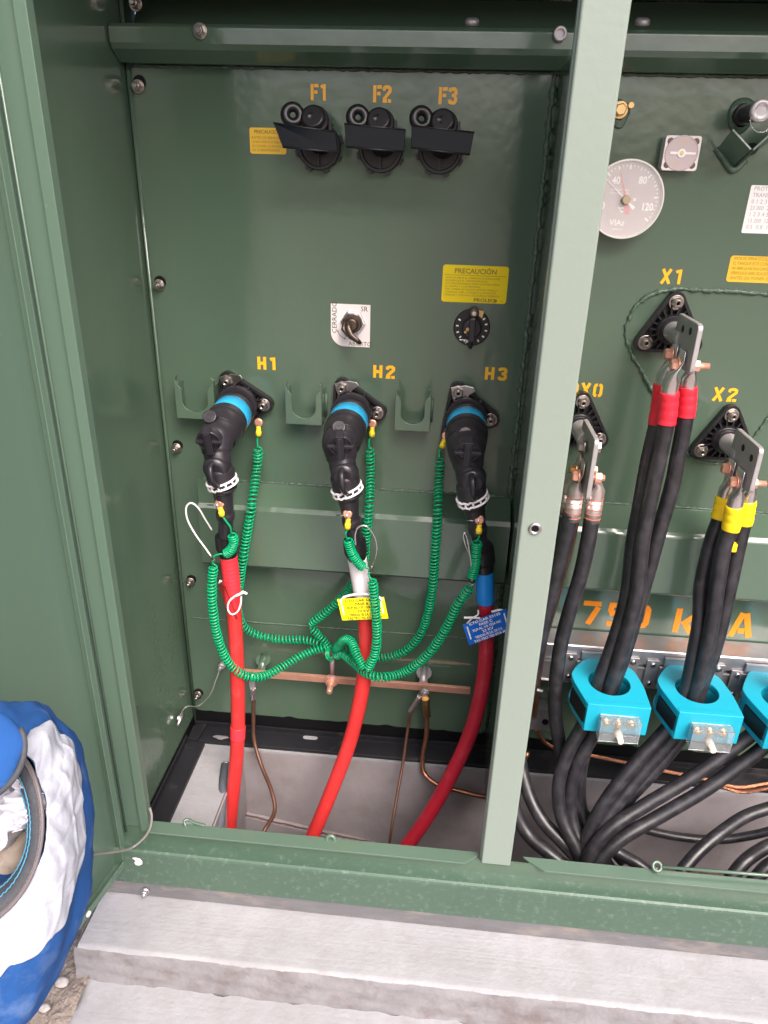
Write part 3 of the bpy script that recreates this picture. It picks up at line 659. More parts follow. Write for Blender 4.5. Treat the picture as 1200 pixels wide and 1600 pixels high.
parking_stand(616, 671, 605, 672, 'rightmost green U bracket, between H2 and H3 bushings')

# ------------------------------------------------------------------ switch handle plate
a = at(517, 474, Y=0); b = at(579, 476, Y=0); c = at(517, 540, Y=0); wd = b.x - a.x; ht = a.z - c.z; o = V(a.x, 0, c.z)
t = thing('load_switch', 'bronze switch handle on a pinkish white plate reading CERRADO and ABIERTO', 'switch', o + UX * wd / 2)
poly = [(wd, 0), (wd, ht), (0, ht)] + [(.020 - .020 * math.cos(q), .020 - .020 * math.sin(q)) for q in [k * math.pi / 16 for k in range(9)]]
mb = MB(); mb.prism(poly, o, UX, UZ, NF, .0001, .0012); mb.build('name_plate', M_plate, t, bevel=.0003)
L = text_mb('ABIERTO', .0086, o + V(.026, 0, .0018), UX, UZ, NF, .0015); L.build('lettering', M_ink, t, fix=False); L = (text_mb('SR', .0098, o + V(wd - .014, 0, ht - .009), UX, UZ, NF, .0015)); L.build('lettering', M_ink, t, fix=False); L = text_mb('CERRADO', .0098, o + V(.0085, 0, ht - .042), UZ, -UX, NF, .0015)
L.torus(o + V(.024, -.0014, .026), NF, .018, .0004, 12, 4, a0=math.radians(195), a1=math.radians(245), ref=UX) if False else None
arc = [o + V(.026 - .0165 * math.cos(q), -.0015, .027 - .0165 * math.sin(q)) for q in [.35 + k * .1 for k in range(9)]]
AR = MB(); AR.tube(arc, .0004, 4); AR.cyl(arc[0], arc[0] + V(0, 0, .003), .0011, .0001, 6); AR.cyl(arc[-1], arc[-1] + V(.003, 0, -.001), .0011, .0001, 6); AR.build('turn_arrow', M_ink, t)
L.build('lettering', M_ink, t, fix=False)
h = o + V(wd * .57, 0, ht * .58); mb = MB(); mb.hexnut(h + NF * .0012, NF, .0185, .004, rot=.2); mb.build('lock_nut', M_bright, t)
mb = MB(); mb.lathe(h, NF, [(.004, .0140), (.014, .0135), (.016, .0125), (.016, .010), (.022, .0095), (.024, .007)], 28); mb.build('switch_hub', M_bronze, t)
mb = MB(); e = at(562, 536, Y=-.034); mb.tube([h + V(-.003, -.020, .006), h + V(-.004, -.028, -.004), h + V(.001, -.030, -.014), h.lerp(e, .8) + V(0, -.012, 0), e], [.004, .0054, .0050, .0036, .0034], 10, sx=.8)
mb.tube([h + V(-.010, -.018, .006), h + V(-.011, -.024, -.006), h + V(-.003, -.028, -.014)], [.003, .0035, .003], 8); mb.build('switch_handle', M_bronze, t)
# ------------------------------------------------------------------ tap changer dial
c = at(737, 511, Y=0); t = thing('tap_selector', 'round black dial selector with knob and white tick marks', 'dial selector', c + V(0, 0, -.026))
mb = MB(); mb.lathe(c, NF, [(0, .026), (.0035, .026), (.0045, .025)], 40); mb.build('dial_plate', M_epoxy, t)
mb = MB(); mb.lathe(c, NF, [(.0045, .0145), (.016, .0135), (.0175, .012)], 28); mb.box(c + V(-.0042, -.030, -.016), c + V(.0042, -.012, .016)); mb.tube([c + V(0, -.022, -.014), c + V(-.001, -.020, -.022), c + V(0, -.012, -.027)], [.004, .0038, .003], 8)
mb.build('selector_knob', M_rubber, t, bevel=.0015)
L = MB()
for k, dg in enumerate((150, 175, 200, 222, 245, 268, 300, 325, 350, 15, 38)):
    q = math.radians(dg); d = UX * math.cos(q) + UZ * math.sin(q); tn = UX * -math.sin(q) + UZ * math.cos(q)
    L.prism([(-.0016, -.0010), (.0020, -.0010), (.0020, .0010), (-.0016, .0010)], c + d * .0205, d, tn, NF, .0046, .0049)
L.box(c + V(-.016, -.0052, -.0185), c + V(-.006, -.0049, -.0170)); L.add(text_mb('AB', .0072, c + V(-.0075, 0, -.0225), UX, UZ, NF, .0052, bold=.0002)); L.build('tick_marks', M_offw, t, fix=False)
mb = MB(); p = c + V(.0015, -.006, .0215); mb.lathe(p, NF, [(0, .0072), (.008, .0070), (.010, .005)], 18); mb.build('lock_screw', M_bronze, t)
mb = MB(); mb.lathe(p, NF, [(.0101, .0036), (.0112, .0030)], 14); mb.build('screw_head', M_bright, t)
mb = MB(); mb.prism([(.006, .004), (.014, .002), (.012, -.008), (.007, -.004)], p, UX, UZ, NF, -.001, .001); mb.cyl(c + V(-.006, -.018, .0), c + V(-.006, -.021, 0), .0024); mb.cyl(c + V(-.009, -.018, -.004), c + V(-.009, -.020, -.004), .0018); mb.build('brass_tab', M_brass, t)

# ------------------------------------------------------------------ H bushings
def tri_plate(rv, rc, n=8):
    """rounded triangle: vertex circle radius rv, corner radius rc"""
    P = []
    for k in range(3):
        a = k * 2 * math.pi / 3; cx, cz = (rv - rc) * math.cos(a), (rv - rc) * math.sin(a)
        for j in range(n + 1):
            q = a - math.pi / 3 + j / n * 2 * math.pi / 3; P.append((cx + rc * math.cos(q), cz + rc * math.sin(q)))
    return P
def bushing_base(t, c, rot, bolts=(0, 1, 2), rb=.0385, scale=1.0, m_=None):
    m_ = m_ or M_epoxy
    cr, sr = math.cos(rot), math.sin(rot); U = UX * cr + UZ * sr; Vv = UX * -sr + UZ * cr
    mb = MB(); P = tri_plate(.051 * scale, .012); mb.prism(P, c, U, Vv, NF, .0002, .004)
    P2 = [(a * .86, b_ * .86) for a, b_ in P]; k = len(P); b0 = len(mb.v)
    for (p, d) in ((P, .004), (P, .0125), (P2, .0125), (P2, .004)):
        for a, b_ in p: mb.v.append(c + U * a + Vv * b_ + NF * d)
    for r_ in range(3):
        for i in range(k): j = (i + 1) % k; mb.face((b0 + r_ * k + i, b0 + r_ * k + j, b0 + (r_ + 1) * k + j, b0 + (r_ + 1) * k + i))
    for i in range(18):
        a = i * math.pi / 9 + .17; d = U * math.cos(a) + Vv * math.sin(a); tn = U * -math.sin(a) + Vv * math.cos(a)
        ln = .030 + .012 * max(0, math.cos(3 * a)) ** 1 
        mb.prism([(.014, -.0011), (ln * scale, -.0011), (ln * scale, .0011), (.014, .0011)], c, d, tn, NF, .004, .0135)
    mb.lathe(c, NF, [(.003, .0235), (.012, .0215), (.018, .0185), (.018, .0165), (.024, .0160)], 30)
    for k in range(3):
        a = k * 2 * math.pi / 3; mb.lathe(c + (U * math.cos(a) + Vv * math.sin(a)) * rb * scale, NF, [(.003, .0105), (.0115, .0105)], 20)
    fl = mb.build('bushing_flange', m_, t)
    for k in bolts:
        a = k * 2 * math.pi / 3; p = c + (U * math.cos(a) + Vv * math.sin(a)) * rb * scale + NF * .0115
        mb = MB(); mb.lathe(p, NF, [(0, .0100), (.0018, .0100), (.002, .0095)], 24); mb.hexnut(p + NF * .002, NF, .0078, .0065, rot=k + rot); mb.lathe(p, NF, [(.003, .0046), (.0118, .0046), (.0122, .0042), (.0122, .0029), (.0085, .0026)], 18)
        mb.build('mounting_nut', M_steel, fl)
    return U, Vv, fl
def lug_to(mb, p, d, L=.012, r=.0042):
    mb.torus(p, V(0, -1, 0), r, .0014, 18, 6)
H = []
for i, (cx, cy, rot, lab) in enumerate(((378, 626, 118, 'leftmost'), (553, 637, 116, 'middle'), (728, 645, 112, 'rightmost'))):
    c = at(cx, cy, Y=0); c = V(c.x, 0, c.z - .0)
    t = thing('primary_bushing', ['leftmost black three cornered bushing, beside the marking H1', 'middle black three cornered bushing, below the marking H2', 'rightmost black three cornered bushing, beside the marking H3'][i], 'bushing', c + V(0, 0, -.05), 'high voltage bushings in a row')
    U, Vv, fl = bushing_base(t, c, math.radians(rot), rb=.037)
    p = c + U * .037 + NF * .0115; q = c + (U * math.cos(-.55) + Vv * math.sin(-.55)) * .040 + NF * .013
    mb = MB(); dr = (q - p).normalized(); tn = dr.cross(NF).normalized()
    mb.prism([(-.010, -.0095), (.012, -.0085), (.024, -.003), (.026, .003), (.012, .0085), (-.010, .0095)], p, dr, tn, NF, .0, .0025)
    mb.build('clamp_tab', M_steel, t, bevel=.0008)
    mb = MB(); mb.lathe(c, NF, [(.012, .027), (.020, .0295), (.030, .0305), (.0335, .0298)], 36)
    for k in range(9):
        a = k * .7 + .3; d = U * math.cos(a) + Vv * math.sin(a); mb.box((-.0013, -.004, -.0013), (.0013, .012, .0013), Matrix.Translation(c + d * .0300 + NF * .022))
    mb.build('bushing_collar', M_rubber, t); H.append(c)
def PP(l, n=None): return [at(x, y, Y=yy) for x, y, yy in l]
def radii(path, knots):
    """radius knots given as (fraction, r) along a smoothed path"""
    n = len(path); L = [0]
    for a, b in zip(path, path[1:]): L.append(L[-1] + (b - a).length)
    out = []
    for l in L:
        s = l / L[-1]
        for (s0, r0), (s1, r1) in zip(knots, knots[1:]):
            if s <= s1 + 1e-9: q = (s - s0) / max(1e-9, s1 - s0); q = min(1, max(0, q)); out.append(r0 + (r1 - r0) * q); break
    return out
# ------------------------------------------------------------------ elbow connectors
ELB = [
 dict(bend=(337, 684), v=[(341, 720), (348, 757), (352, 800), (353, 838)], cap=(326, 690), btn=(329, 653), low=(334, 739), eye=(343, 786), boot=[(353, 832), (356, 862), (357, 872)]),
 dict(bend=(531, 694), v=[(536, 730), (543, 768), (549, 812), (553, 846)], cap=(532, 697), btn=(530, 669), low=(536, 749), eye=(544, 802), boot=[(553, 838), (556, 862), (560, 880)]),
 dict(bend=(729, 700), v=[(733, 740), (739, 782), (746, 824), (752, 858)], cap=(731, 707), btn=(727, 679), low=(738, 758), eye=(747, 810), boot=[(751, 848), (756, 880), (757, 892)]),
]
for i, E_ in enumerate(ELB):
    c = H[i]; YB = -.138
    t = thing('elbow_connector', ['leftmost black rubber elbow with cyan band, leaning left on the bushing below H1', 'middle black rubber elbow with cyan band, feeding the white taped cable', 'rightmost black rubber elbow with cyan band, feeding the blue taped cable'][i],
              'cable elbow', c + V(0, -.1, -.15), 'elbow connectors on the bushings')
    B = at(*E_['bend'], Y=YB + .012)
    ax = (B - c); ax = ax.normalized()
    a0 = c + ax * .034
    # cuff, band, housing
    mb = MB(); mb.lathe(a0, ax, [(0, .0275), (.002, .0295), (.012, .0295), (.013, .0285)], 40); mb.build('cuff', M_rubber, t)
    mb = MB(); mb.lathe(a0 + ax * .013, ax, [(0, .0284), (.0005, .0289), (.0255, .0288), (.026, .0280)], 40); mb.build('cyan_band', M_cyanband, t)
    v = [at(x, y, Y=YB + (.000 if k < 2 else .010 * (k - 1))) for k, (x, y) in enumerate(E_['v'])]
    s0 = a0 + ax * .039
    pth = catmull([s0, s0 + ax * .018, s0 + ax * .034 + V(0, 0, -.004), B + V(0, .004, -.004), v[0], v[1]], 20)
    n = len(pth)
    rr = radii(pth, [(0, .0292), (.02, .0302), (.11, .0300), (.13, .0285), (.26, .0280), (.42, .0255), (.56, .0214), (.60, .0210), (.615, .0190), (.78, .0182), (.80, .0204), (1, .0204)])
    mb = MB(); mb.tube(pth, rr, 36)
    # mould seam down the front
    mb2 = MB()
    body = mb.build('elbow_body', M_rubber, t)
    # tapered lower sleeve to the boot
    low = catmull([v[1], v[2], v[3]], 24)
    mb = MB(); mb.tube(low, radii(low, [(0, .0200), (.06, .0196), (.08, .0158), (.5, .0118), (.515, .0136), (.62, .0136), (.64, .0110), (1, .0112)]), 26); mb.build('cable_adapter', M_rubber, t)
    # round cap with cross rib
    F_ = V(.03, -.93, -.36).normalized(); k = at(*E_['cap'], Y=YB - .024); u = F_.cross(UX).normalized(); r_ = UX - F_ * UX.dot(F_); r_.normalize()
    k0 = k - F_ * .012
    mb = MB(); mb.lathe(k0, F_, [(0, .0165), (.010, .0172), (.0125, .0165), (.0125, .0145), (.010, .014)], 30); up = F_.cross(r_).normalized()
    mb.prism([(-.0175, -.0022), (.0175, -.0022), (.0175, .0022), (-.0175, .0022)], k0, r_, up, F_, .006, .0150)
    mb.prism([(-.0052, -.0195), (.0052, -.0195), (.0052, .0195), (-.0052, .0195)], k0, r_, up, F_, .004, .0178)
    mb.prism([(-.0030, -.0180), (.0030, -.0180), (.0030, .0180), (-.0030, .0180)], k0, r_, up, F_, .0180, .0195)
    mb.build('pulling_cap', M_rubber, t, bevel=.0008)
    k = at(*E_['btn'], Y=YB + .018); nb = V(0, -.75, .62).normalized(); mb = MB()
    mb.lathe(k - nb * .007, nb, [(0, .0098), (.012, .0098), (.0135, .0088), (.0128, .0070), (.0128, .0055), (.0138, .005), (.0138, .0022), (.0128, .002)], 26); mb.build('vent_button', M_rubber, t)
    q = at(*[(346, 655), (557, 651), (714, 657)][i], Y=YB + .062); mb = MB(); mb.prism([(-.0048, -.0018), (.0048, -.0018), (.0048, .0018), (-.0048, .0018)], q, V(.93, 0, [.30, -.2, .3][i]), V(-.2, -.5, .84).normalized(), V(0, -.8, .6), -.0020, .0004); mb.build('white_label', M_tie, t)
    # lower boss with an upright loop
    k = at(*E_['low'], Y=YB - .022); n2 = V(0, -.95, -.25).normalized(); mb = MB()
    mb.lathe(k - n2 * .016, n2, [(-.004, .019), (.006, .0180), (.010, .0172), (.0115, .0145), (.0135, .0125), (.0135, .010)], 30)
    mb.torus(k + V(.0, -.001, -.004), V(1, -.25, .0), .0135, .0038, 20, 8, a0=0, a1=math.pi, ref=UZ) if False else mb.tube(catmull([k + V(-.002, .0, .014), k + V(-.001, -.012, .010), k + V(.001, -.015, -.003), k + V(.003, -.008, -.015), k + V(.004, .002, -.020)], 6), .0036, 8, sx=1.3)
    mb.build('test_point_cap', M_rubber, t)
    # white tie clamp
    dv = (v[1] - v[0]).normalized(); cc = v[1] - dv * .004; tl = (dv + V(.0, .10, 0) + V(.16, 0, 0)).normalized()
    mb = MB()
    for dz in (-.0036, .0036):
        P_ = []
        uu = tl.cross(NF).normalized(); vv = tl.cross(uu)
        for k in range(41):
            a = 2 * math.pi * k / 40; fr = max(0, -(uu * math.cos(a) + vv * math.sin(a)).y) * (1 if (uu * math.cos(a)).x < .0 else 0)
            P_.append(cc + (uu * math.cos(a) + vv * math.sin(a)) * .0215 + tl * (dz + .0013 * math.sin(a * 14) * fr))
        mb.tube(P_, .0017, 6, caps=False)
    for k in range(12):
        a = 2 * math.pi * k / 12; d = uu * math.cos(a) + vv * math.sin(a); mb.cyl(cc + d * .0211 - tl * .004, cc + d * .0211 + tl * .004, .0015, seg=6)
    mb.build('white_clamp', M_tie, t)
    # eye stem and steel ring
    k = at(*E_['eye'], Y=YB - .010 + .010); mb = MB(); k = k + V(0, -.006, 0)
    mb.prism([(-.0016, -.012), (.0016, -.012), (.0016, .012), (-.0016, .012)], k + V(0, .014, 0), V(0, -1, 0) * 4, UZ, UX, -.0022, .0022)
    mb.build('eye_tab', M_rubber, t)
    mb = MB(); mb.tube([k + V(-.016, -.001, -.001), k + V(.004, -.001, 0)], .0011, 6); mb.torus(k + V(.001, -.001, -.001), V(1, -.3, 0), .0048, .0013, 16, 6); mb.build('steel_split_pin', M_bright, t)
    # boot
    bo = catmull([at(x, y, Y=YB + .028) for x, y in E_['boot']], 8)
    mb = MB(); mb.tube(bo, radii(bo, [(0, .0120), (.10, .0170), (.62, .0175), (.66, .0150), (1, .0125)] if i < 2 else [(0, .0125), (.12, .0178), (.66, .0176), (.70, .0145), (1, .0140)]), 26 if i != 1 else 10); mb.build('cable_boot', M_epoxy, t)

# ------------------------------------------------------------------ red power cables
RC = [
 dict(p=[(357, 868, -.110), (362, 910, -.108), (366, 960, -.110), (369, 1010, -.112), (371, 1060, -.115), (372, 1110, -.12), (371, 1160, -.13), (367, 1210, -.14), (362, 1260, -.15), (357, 1310, -.16), (350, 1370, -.17)], r=.0118, tape=(M_redtape, .19), lab='leftmost red power cable, straight, with a red tape sleeve and a tape splice low down'),
 dict(p=[(558, 872, -.110), (565, 920, -.105), (571, 970, -.10), (572, 1020, -.10), (567, 1070, -.105), (557, 1120, -.115), (543, 1170, -.125), (524, 1220, -.14), (504, 1270, -.155), (482, 1320, -.17), (455, 1375, -.18)], r=.0122, tape=(M_white, .145), lab='middle red power cable with a white tape sleeve below the elbow'),
 dict(p=[(757, 888, -.110), (758, 925, -.105), (760, 965, -.10), (760, 1010, -.10), (757, 1050, -.10), (748, 1100, -.105), (733, 1150, -.115), (708, 1205, -.13), (678, 1260, -.145), (643, 1312, -.16), (595, 1370, -.18)], r=.0122, tape=(M_bluetape, .155), lab='rightmost red power cable with a blue tape sleeve, curving far to the left'),
]
CAB = []
for i, D in enumerate(RC):
    pth = catmull(PP(D['p']), 8); CAB.append(pth)
    t = thing('power_cable', D['lab'], 'power cable', pth[-1], 'red power cables')
    mb = MB(); mb.tube(pth, D['r'], 24); mb.build('cable_jacket', M_red if i < 2 else M_red2, t)
    n = len(pth); k = int(n * D['tape'][1]); tp = resample(pth[:k], .0012); rn = random.Random(i)
    rr = [D['r'] + .0014 - (.0004 if i == 0 else .0) * s / len(tp) + (.00035 * abs(math.sin(s * .52)) if i == 0 else .00018 * abs(math.sin(s * .19))) for s in range(len(tp))]
    if i == 1: rr = [r + .0008 * max(0, 1 - s / 40) for s, r in enumerate(rr)]
    mb = MB(); mb.tube(tp, rr, 28); mb.build('tape_sleeve', D['tape'][0], t, label=['red tape sleeve wound in narrow turns', 'white tape sleeve', 'bright blue tape sleeve'][i])
    if i == 0:
        k = min(range(n), key=lambda q: (pth[q] - at(371, 1143, Y=-.127)).length); tp = resample(pth[k - 1:k + 3], .0008)
        mb = MB(); mb.tube(tp, [D['r'] + .0006 + .0006 * abs(math.sin(s * 1.3)) for s in range(len(tp))], 24); mb.build('tape_splice', M_redtape, t)

# ------------------------------------------------------------------ copper ground bar
a = at(378, 1050, Y=-.034); b = at(735, 1076, Y=-.034); zb = (a.z + b.z) / 2
t = thing('ground_bar', 'flat copper bar running between the compartments sides above the black foot', 'ground bar', V((a.x + b.x) / 2, 0, zb - .01))
mb = MB(); mb.box(V(a.x, -.036, zb - .0095), V(b.x, -.030, zb + .0035)); mb.build('copper_bar', M_copper, t, bevel=.0005)
for px in (410, 662):
    c = at(px, 1050 + (px - 378) * .073 - 10, Y=-.02); q = V(c.x, 0, zb - .002)
    mb = MB(); mb.cyl(q + V(0, -.030, .004), q + V(0, -.001, .016), .0075); mb.lathe(q + V(0, -.012, .012), V(0, -.4, 1), [(0, .0135), (.003, .0135)], 20) ; mb.build('standoff_stud', M_green if px == 410 else M_spade, t)
c = V(at(518, 1060, Y=-.036).x, -.036, zb - .002)
mb = MB(); mb.lathe(c, V(0, -1, 0), [(0, .0125), (.003, .0125), (.003, .0095), (.010, .0088)], 20); mb.lathe(c, V(.02, -1, -.15), [(.010, .0055), (.028, .0050), (.030, .0040)], 14); mb.box(c + V(-.024, -.003, -.003), c + V(-.012, 0, .006)); mb.build('copper_clamp_nut', M_copper, t, bevel=.0004)
c = V(at(664, 1080, Y=-.036).x, -.036, zb - .004); mb = MB(); mb.hexnut(c + V(0, -.006, 0), NF, .0075, .006); mb.cyl(c, c + V(0, -.017, 0), .0038); mb.build('bar_nut', M_spade, t)
c2 = V(at(396, 1060, Y=-.036).x, -.036, zb - .004); mb = MB(); mb.hexnut(c2 + V(0, -.004, 0), NF, .0085, .006); mb.cyl(c2, c2 + V(0, -.014, 0), .004); mb.build('bar_nut', M_steel, t)

def wire(name, label, cat, path, r, m, lug=None, group=None, seg=10, lug_len=.02, lm=None):
    p = catmull(PP(path), 8); t = thing(name, label, cat, p[-1], group)
    mb = MB(); mb.tube(p, r, seg); mb.build('wire', m, t)
    if lug is not None:
        q = at(*lug); d = (p[0] - q).normalized(); s_ = d.cross(NF).normalized()
        mb = MB(); mb.prism([(-.006, -.0055), (.008, -.0055), (.012, -.004), (.012, .004), (.008, .0055), (-.006, .0055)], q, d, s_, NF, -.001, .0006)
        mb.tube([q + d * .010, p[0] - d * .001, p[0] + d * .006], [r * 1.5 + .0006] * 3, 12); mb.build('crimp_lug', lm or M_tin, t, bevel=.0005)
    return t
wire('ground_wire', 'brown tarnished wire dropping from the left end of the copper bar into the pit', 'ground wire', [(396, 1088, -.042), (396, 1120, -.045), (397, 1155, -.055), (408, 1195, -.08), (424, 1235, -.12), (429, 1268, -.15), (412, 1300, -.19), (396, 1340, -.2)], .0036, M_oldcopper, (394, 1068, -.042), 'ground wires from the copper bar')
wire('ground_wire', 'thin dark brown wire hanging from the right bar nut straight into the pit', 'ground wire', [(643, 1108, -.044), (637, 1140, -.05), (630, 1190, -.075), (621, 1240, -.11), (611, 1300, -.15), (606, 1350, -.17)], .0027, M_oldcopper, (660, 1082, -.046), 'ground wires from the copper bar')
wire('ground_wire', 'thick copper wire from the right bar nut bending right behind the post', 'ground wire', [(667, 1114, -.046), (666, 1150, -.05), (661, 1178, -.058), (662, 1206, -.07), (682, 1225, -.085), (715, 1235, -.09), (765, 1245, -.09), (800, 1230, -.06), (825, 1175, -.04)], .0042, M_copper2, (664, 1084, -.047), 'ground wires from the copper bar', lm=M_brass)
# thin bonding wire with two wing nuts at the left wall
p1 = at(346, 1040, Y=-.006); p2 = at(308, 1092, Y=-.02); p3 = V(XL + .004, at(278, 1122, X=XL + .004).y, at(278, 1122, X=XL + .004).z)
t = thing('bonding_wire', 'thin dark bonding wire with small bolts in the lower left corner', 'wire', p2 + V(0, 0, -.03))
mb = MB(); mb.tube(catmull([p1 + V(0, -.008, 0), p1 + V(-.006, -.022, -.02), at(328, 1086, Y=-.035), p2 + V(.006, -.012, -.006), at(292, 1104, Y=-.08), p3 + V(.006, 0, .010), p3 + V(.002, 0, 0)], 8), .0012, 6); mb.build('wire', M_cord, t)
mb = MB(); mb.hexnut(p1 + V(.002, 0, .002), NF, .0065, .007); mb.cyl(p1, p1 + V(0, -.012, 0), .003); mb.build('wing_nut', M_spade, t)
mb = MB(); mb.hexnut(p3, UX, .005, .005); mb.tube([p3 + V(.004, -.014, -.004), p3 + V(.005, 0, 0), p3 + V(.004, .012, .003)], [.002, .0035, .002], 8); mb.build('wing_nut', M_alu, t)

# ------------------------------------------------------------------ coiled green wires
CR, CW = .0063, .00150
def coil_wire(label, lug, sleeve, lead, coils, joins, tail=None, lugm=M_copper):
    t = thing('coiled_wire', label, 'coiled wire', at(*coils[0][0][-1]), 'green coiled wires')
    q = at(*lug); s0 = at(*sleeve[0]); s1 = at(*sleeve[1])
    d = (s0 - q).normalized(); sd_ = d.cross(NF).normalized()
    mb = MB(); mb.torus(q, V(0, -1, .2), .0048, .0020, 20, 6); mb.lathe(q, NF, [(-.001, .005), (.003, .0042)], 14); mb.tube([q + d * .005, s0], [.0028, .0024], 8); mb.build('ring_lug', lugm, t)
    mb = MB(); mb.tube([s0, s0.lerp(s1, .15), s0.lerp(s1, .5), s0.lerp(s1, .52), s1], [.0034, .0036, .0036, .0045, .0042], 10, sx=1.0); mb.build('yellow_sleeve', M_yellow, t)
    mb = MB(); outs = []
    allc = []
    for path, pitch in coils:
        o = coil(mb, PP(path), CR, CW, pitch); outs.append(o)
    mb.tube(catmull([s1] + PP(lead) + [outs[0][0]], 6), CW, 6)
    for k, j in enumerate(joins): mb.tube(catmull([outs[k][-1]] + PP(j) + [outs[k + 1][0]], 6), CW, 6)
    mb.build('coil', M_coil, t)
    return t
coil_wire('coiled green wire hanging from the H1 bushing and passing behind the left red cable', (404, 660, -.020), ((404, 666, -.020), (404, 681, -.022)), [(402, 686, -.022)],
  [([(404, 698, -.022), (401, 735, -.024), (393, 790, -.062), (385, 840, -.064), (379, 880, -.066), (374, 915, -.055), (371, 950, -.035), (382, 980, -.032), (405, 993, -.030), (440, 999, -.028), (480, 1000, -.030), (505, 1009, -.038), (516, 1018, -.042)], .0064)], [])
coil_wire('coiled green wire from the H2 bushing with a sharp kink left of the yellow tag', (582, 662, -.020), ((582, 667, -.020), (581, 682, -.022)), [(577, 688, -.022)],
  [([(578, 700, -.022), (579, 740, -.026), (577, 790, -.064), (572, 840, -.066), (567, 885, -.064), (552, 912, -.045), (530, 938, -.036), (505, 960, -.034), (483, 976, -.033)], .0060), ([(486, 981, -.033), (497, 992, -.034), (507, 1003, -.036), (515, 1016, -.042)], .0052)], [[]])
coil_wire('long coiled green wire from the H3 bushing sweeping left behind the middle cable', (697, 681, -.022), ((695, 686, -.022), (690, 699, -.022)), [(686, 706, -.022)],
  [([(688, 715, -.024), (686, 750, -.030), (684, 800, -.064), (680, 860, -.064), (675, 925, -.055), (662, 980, -.038), (640, 1012, -.034), (610, 1026, -.032), (575, 1026, -.032), (548, 1016, -.034), (524, 1022, -.042)], .0060)], [])
coil_wire('coiled green wire from the left elbow looping in front of the left red cable', (343, 787, -.146), ((344, 792, -.146), (347, 806, -.146)), [(353, 814, -.145), (360, 824, -.142)],
  [([(363, 834, -.136), (365, 848, -.134), (360, 860, -.132), (350, 867, -.130)], .0037), ([(334, 882, -.128), (331, 915, -.13), (333, 955, -.132), (340, 995, -.13), (355, 1032, -.128), (380, 1055, -.125), (408, 1057, -.11), (436, 1045, -.085), (468, 1026, -.062), (494, 1015, -.050), (512, 1012, -.046)], .0056)], [[(342, 866, -.13), (334, 870, -.13)]])
coil_wire('coiled green wire from the middle elbow dropping past the yellow tag', (543, 803, -.146), ((544, 810, -.146), (543, 826, -.146)), [(540, 835, -.145)],
  [([(544, 842, -.138), (549, 862, -.136), (560, 880, -.134), (570, 888, -.132)], .0036), ([(582, 905, -.135), (586, 945, -.136), (589, 985, -.136), (586, 1020, -.136), (573, 1048, -.135)], .0052), ([(569, 1046, -.133), (557, 1022, -.12), (549, 1003, -.10), (538, 1000, -.085), (525, 1014, -.052)], .0038)], [[(578, 889, -.132), (576, 898, -.134)], []])
coil_wire('coiled green wire from the right elbow swinging left below the copper bar nut', (749, 812, -.146), ((749, 819, -.146), (748, 833, -.146)), [(749, 838, -.144)],
  [([(746, 845, -.140), (744, 862, -.138), (742, 885, -.136), (737, 904, -.134)], .0036), ([(736, 916, -.13), (715, 945, -.125), (695, 985, -.12), (668, 1023, -.115), (632, 1050, -.11), (596, 1058, -.13), (570, 1050, -.12), (548, 1031, -.085), (534, 1022, -.06), (524, 1026, -.05)], .0056)], [[(738, 908, -.13), (741, 912, -.13)]])
# centre lug the wires share
t = thing('wire_lug', 'pinkish crimp lug tying the green coils to the copper bar', 'cable lug', at(519, 1062, Y=-.045)); mb = MB()
mb.tube(PP([(519, 1028, -.046), (519, 1036, -.046), (519, 1052, -.046)]), [.0042, .0042, .0036], 12); mb.prism([(-.006, -.012), (.006, -.012), (.005, .006), (-.005, .006)], at(519, 1060, Y=-.0405), UX, UZ, NF, 0, .0016); mb.build('lug_barrel', mat('pink_tin', (.55, .36, .42), rough=.35, metal=.5), t)
mb = MB(); rn = random.Random(5)
for k in range(5): mb.torus(at(517, 1022, Y=-.046) + V(rn.uniform(-.003, .003), 0, rn.uniform(-.004, .004)), V(.8 + rn.uniform(-.3, .3), -.4, .5), .0105, .00125, 24, 6)
mb.build('wire_wrap', M_coil, t)
# steel lanyards
for pts, lab, col in (([(331, 828, -.118), (321, 812, -.13), (310, 794, -.142), (299, 786, -.145), (291, 793, -.145), (293, 812, -.143), (306, 836, -.14), (322, 858, -.136), (330, 870, -.132)], 'white steel loop left of the leftmost elbow boot', 0),
        ([(556, 852, -.150), (555, 836, -.152), (560, 824, -.152), (572, 822, -.152), (583, 834, -.150), (589, 852, -.148), (587, 870, -.144), (580, 888, -.136)], 'grey steel loop on the middle elbow boot', 1),
        ([(734, 868, -.14), (727, 850, -.145), (724, 834, -.146), (729, 838, -.146), (735, 870, -.142), (738, 906, -.134)], 'thin steel loop left of the rightmost elbow boot', 1)):
    p = catmull(PP(pts), 8); t = thing('wire_lanyard', lab, 'steel loop', p[-1], 'steel loops at the cable boots')
    mb = MB(); mb.tube(p, .0013, 8); mb.build('loop_wire', M_tie if col == 0 else M_cord if False else M_tin, t)
    mb = MB(); d = (p[-1] - p[-4]).normalized(); mb.tube([p[-1] - d * .006, p[-1] + d * .005], .0026, 8); mb.torus(p[-1] + d * .007, NF, .0025, .0008, 12, 5); mb.build('ferrule', M_steel, t)

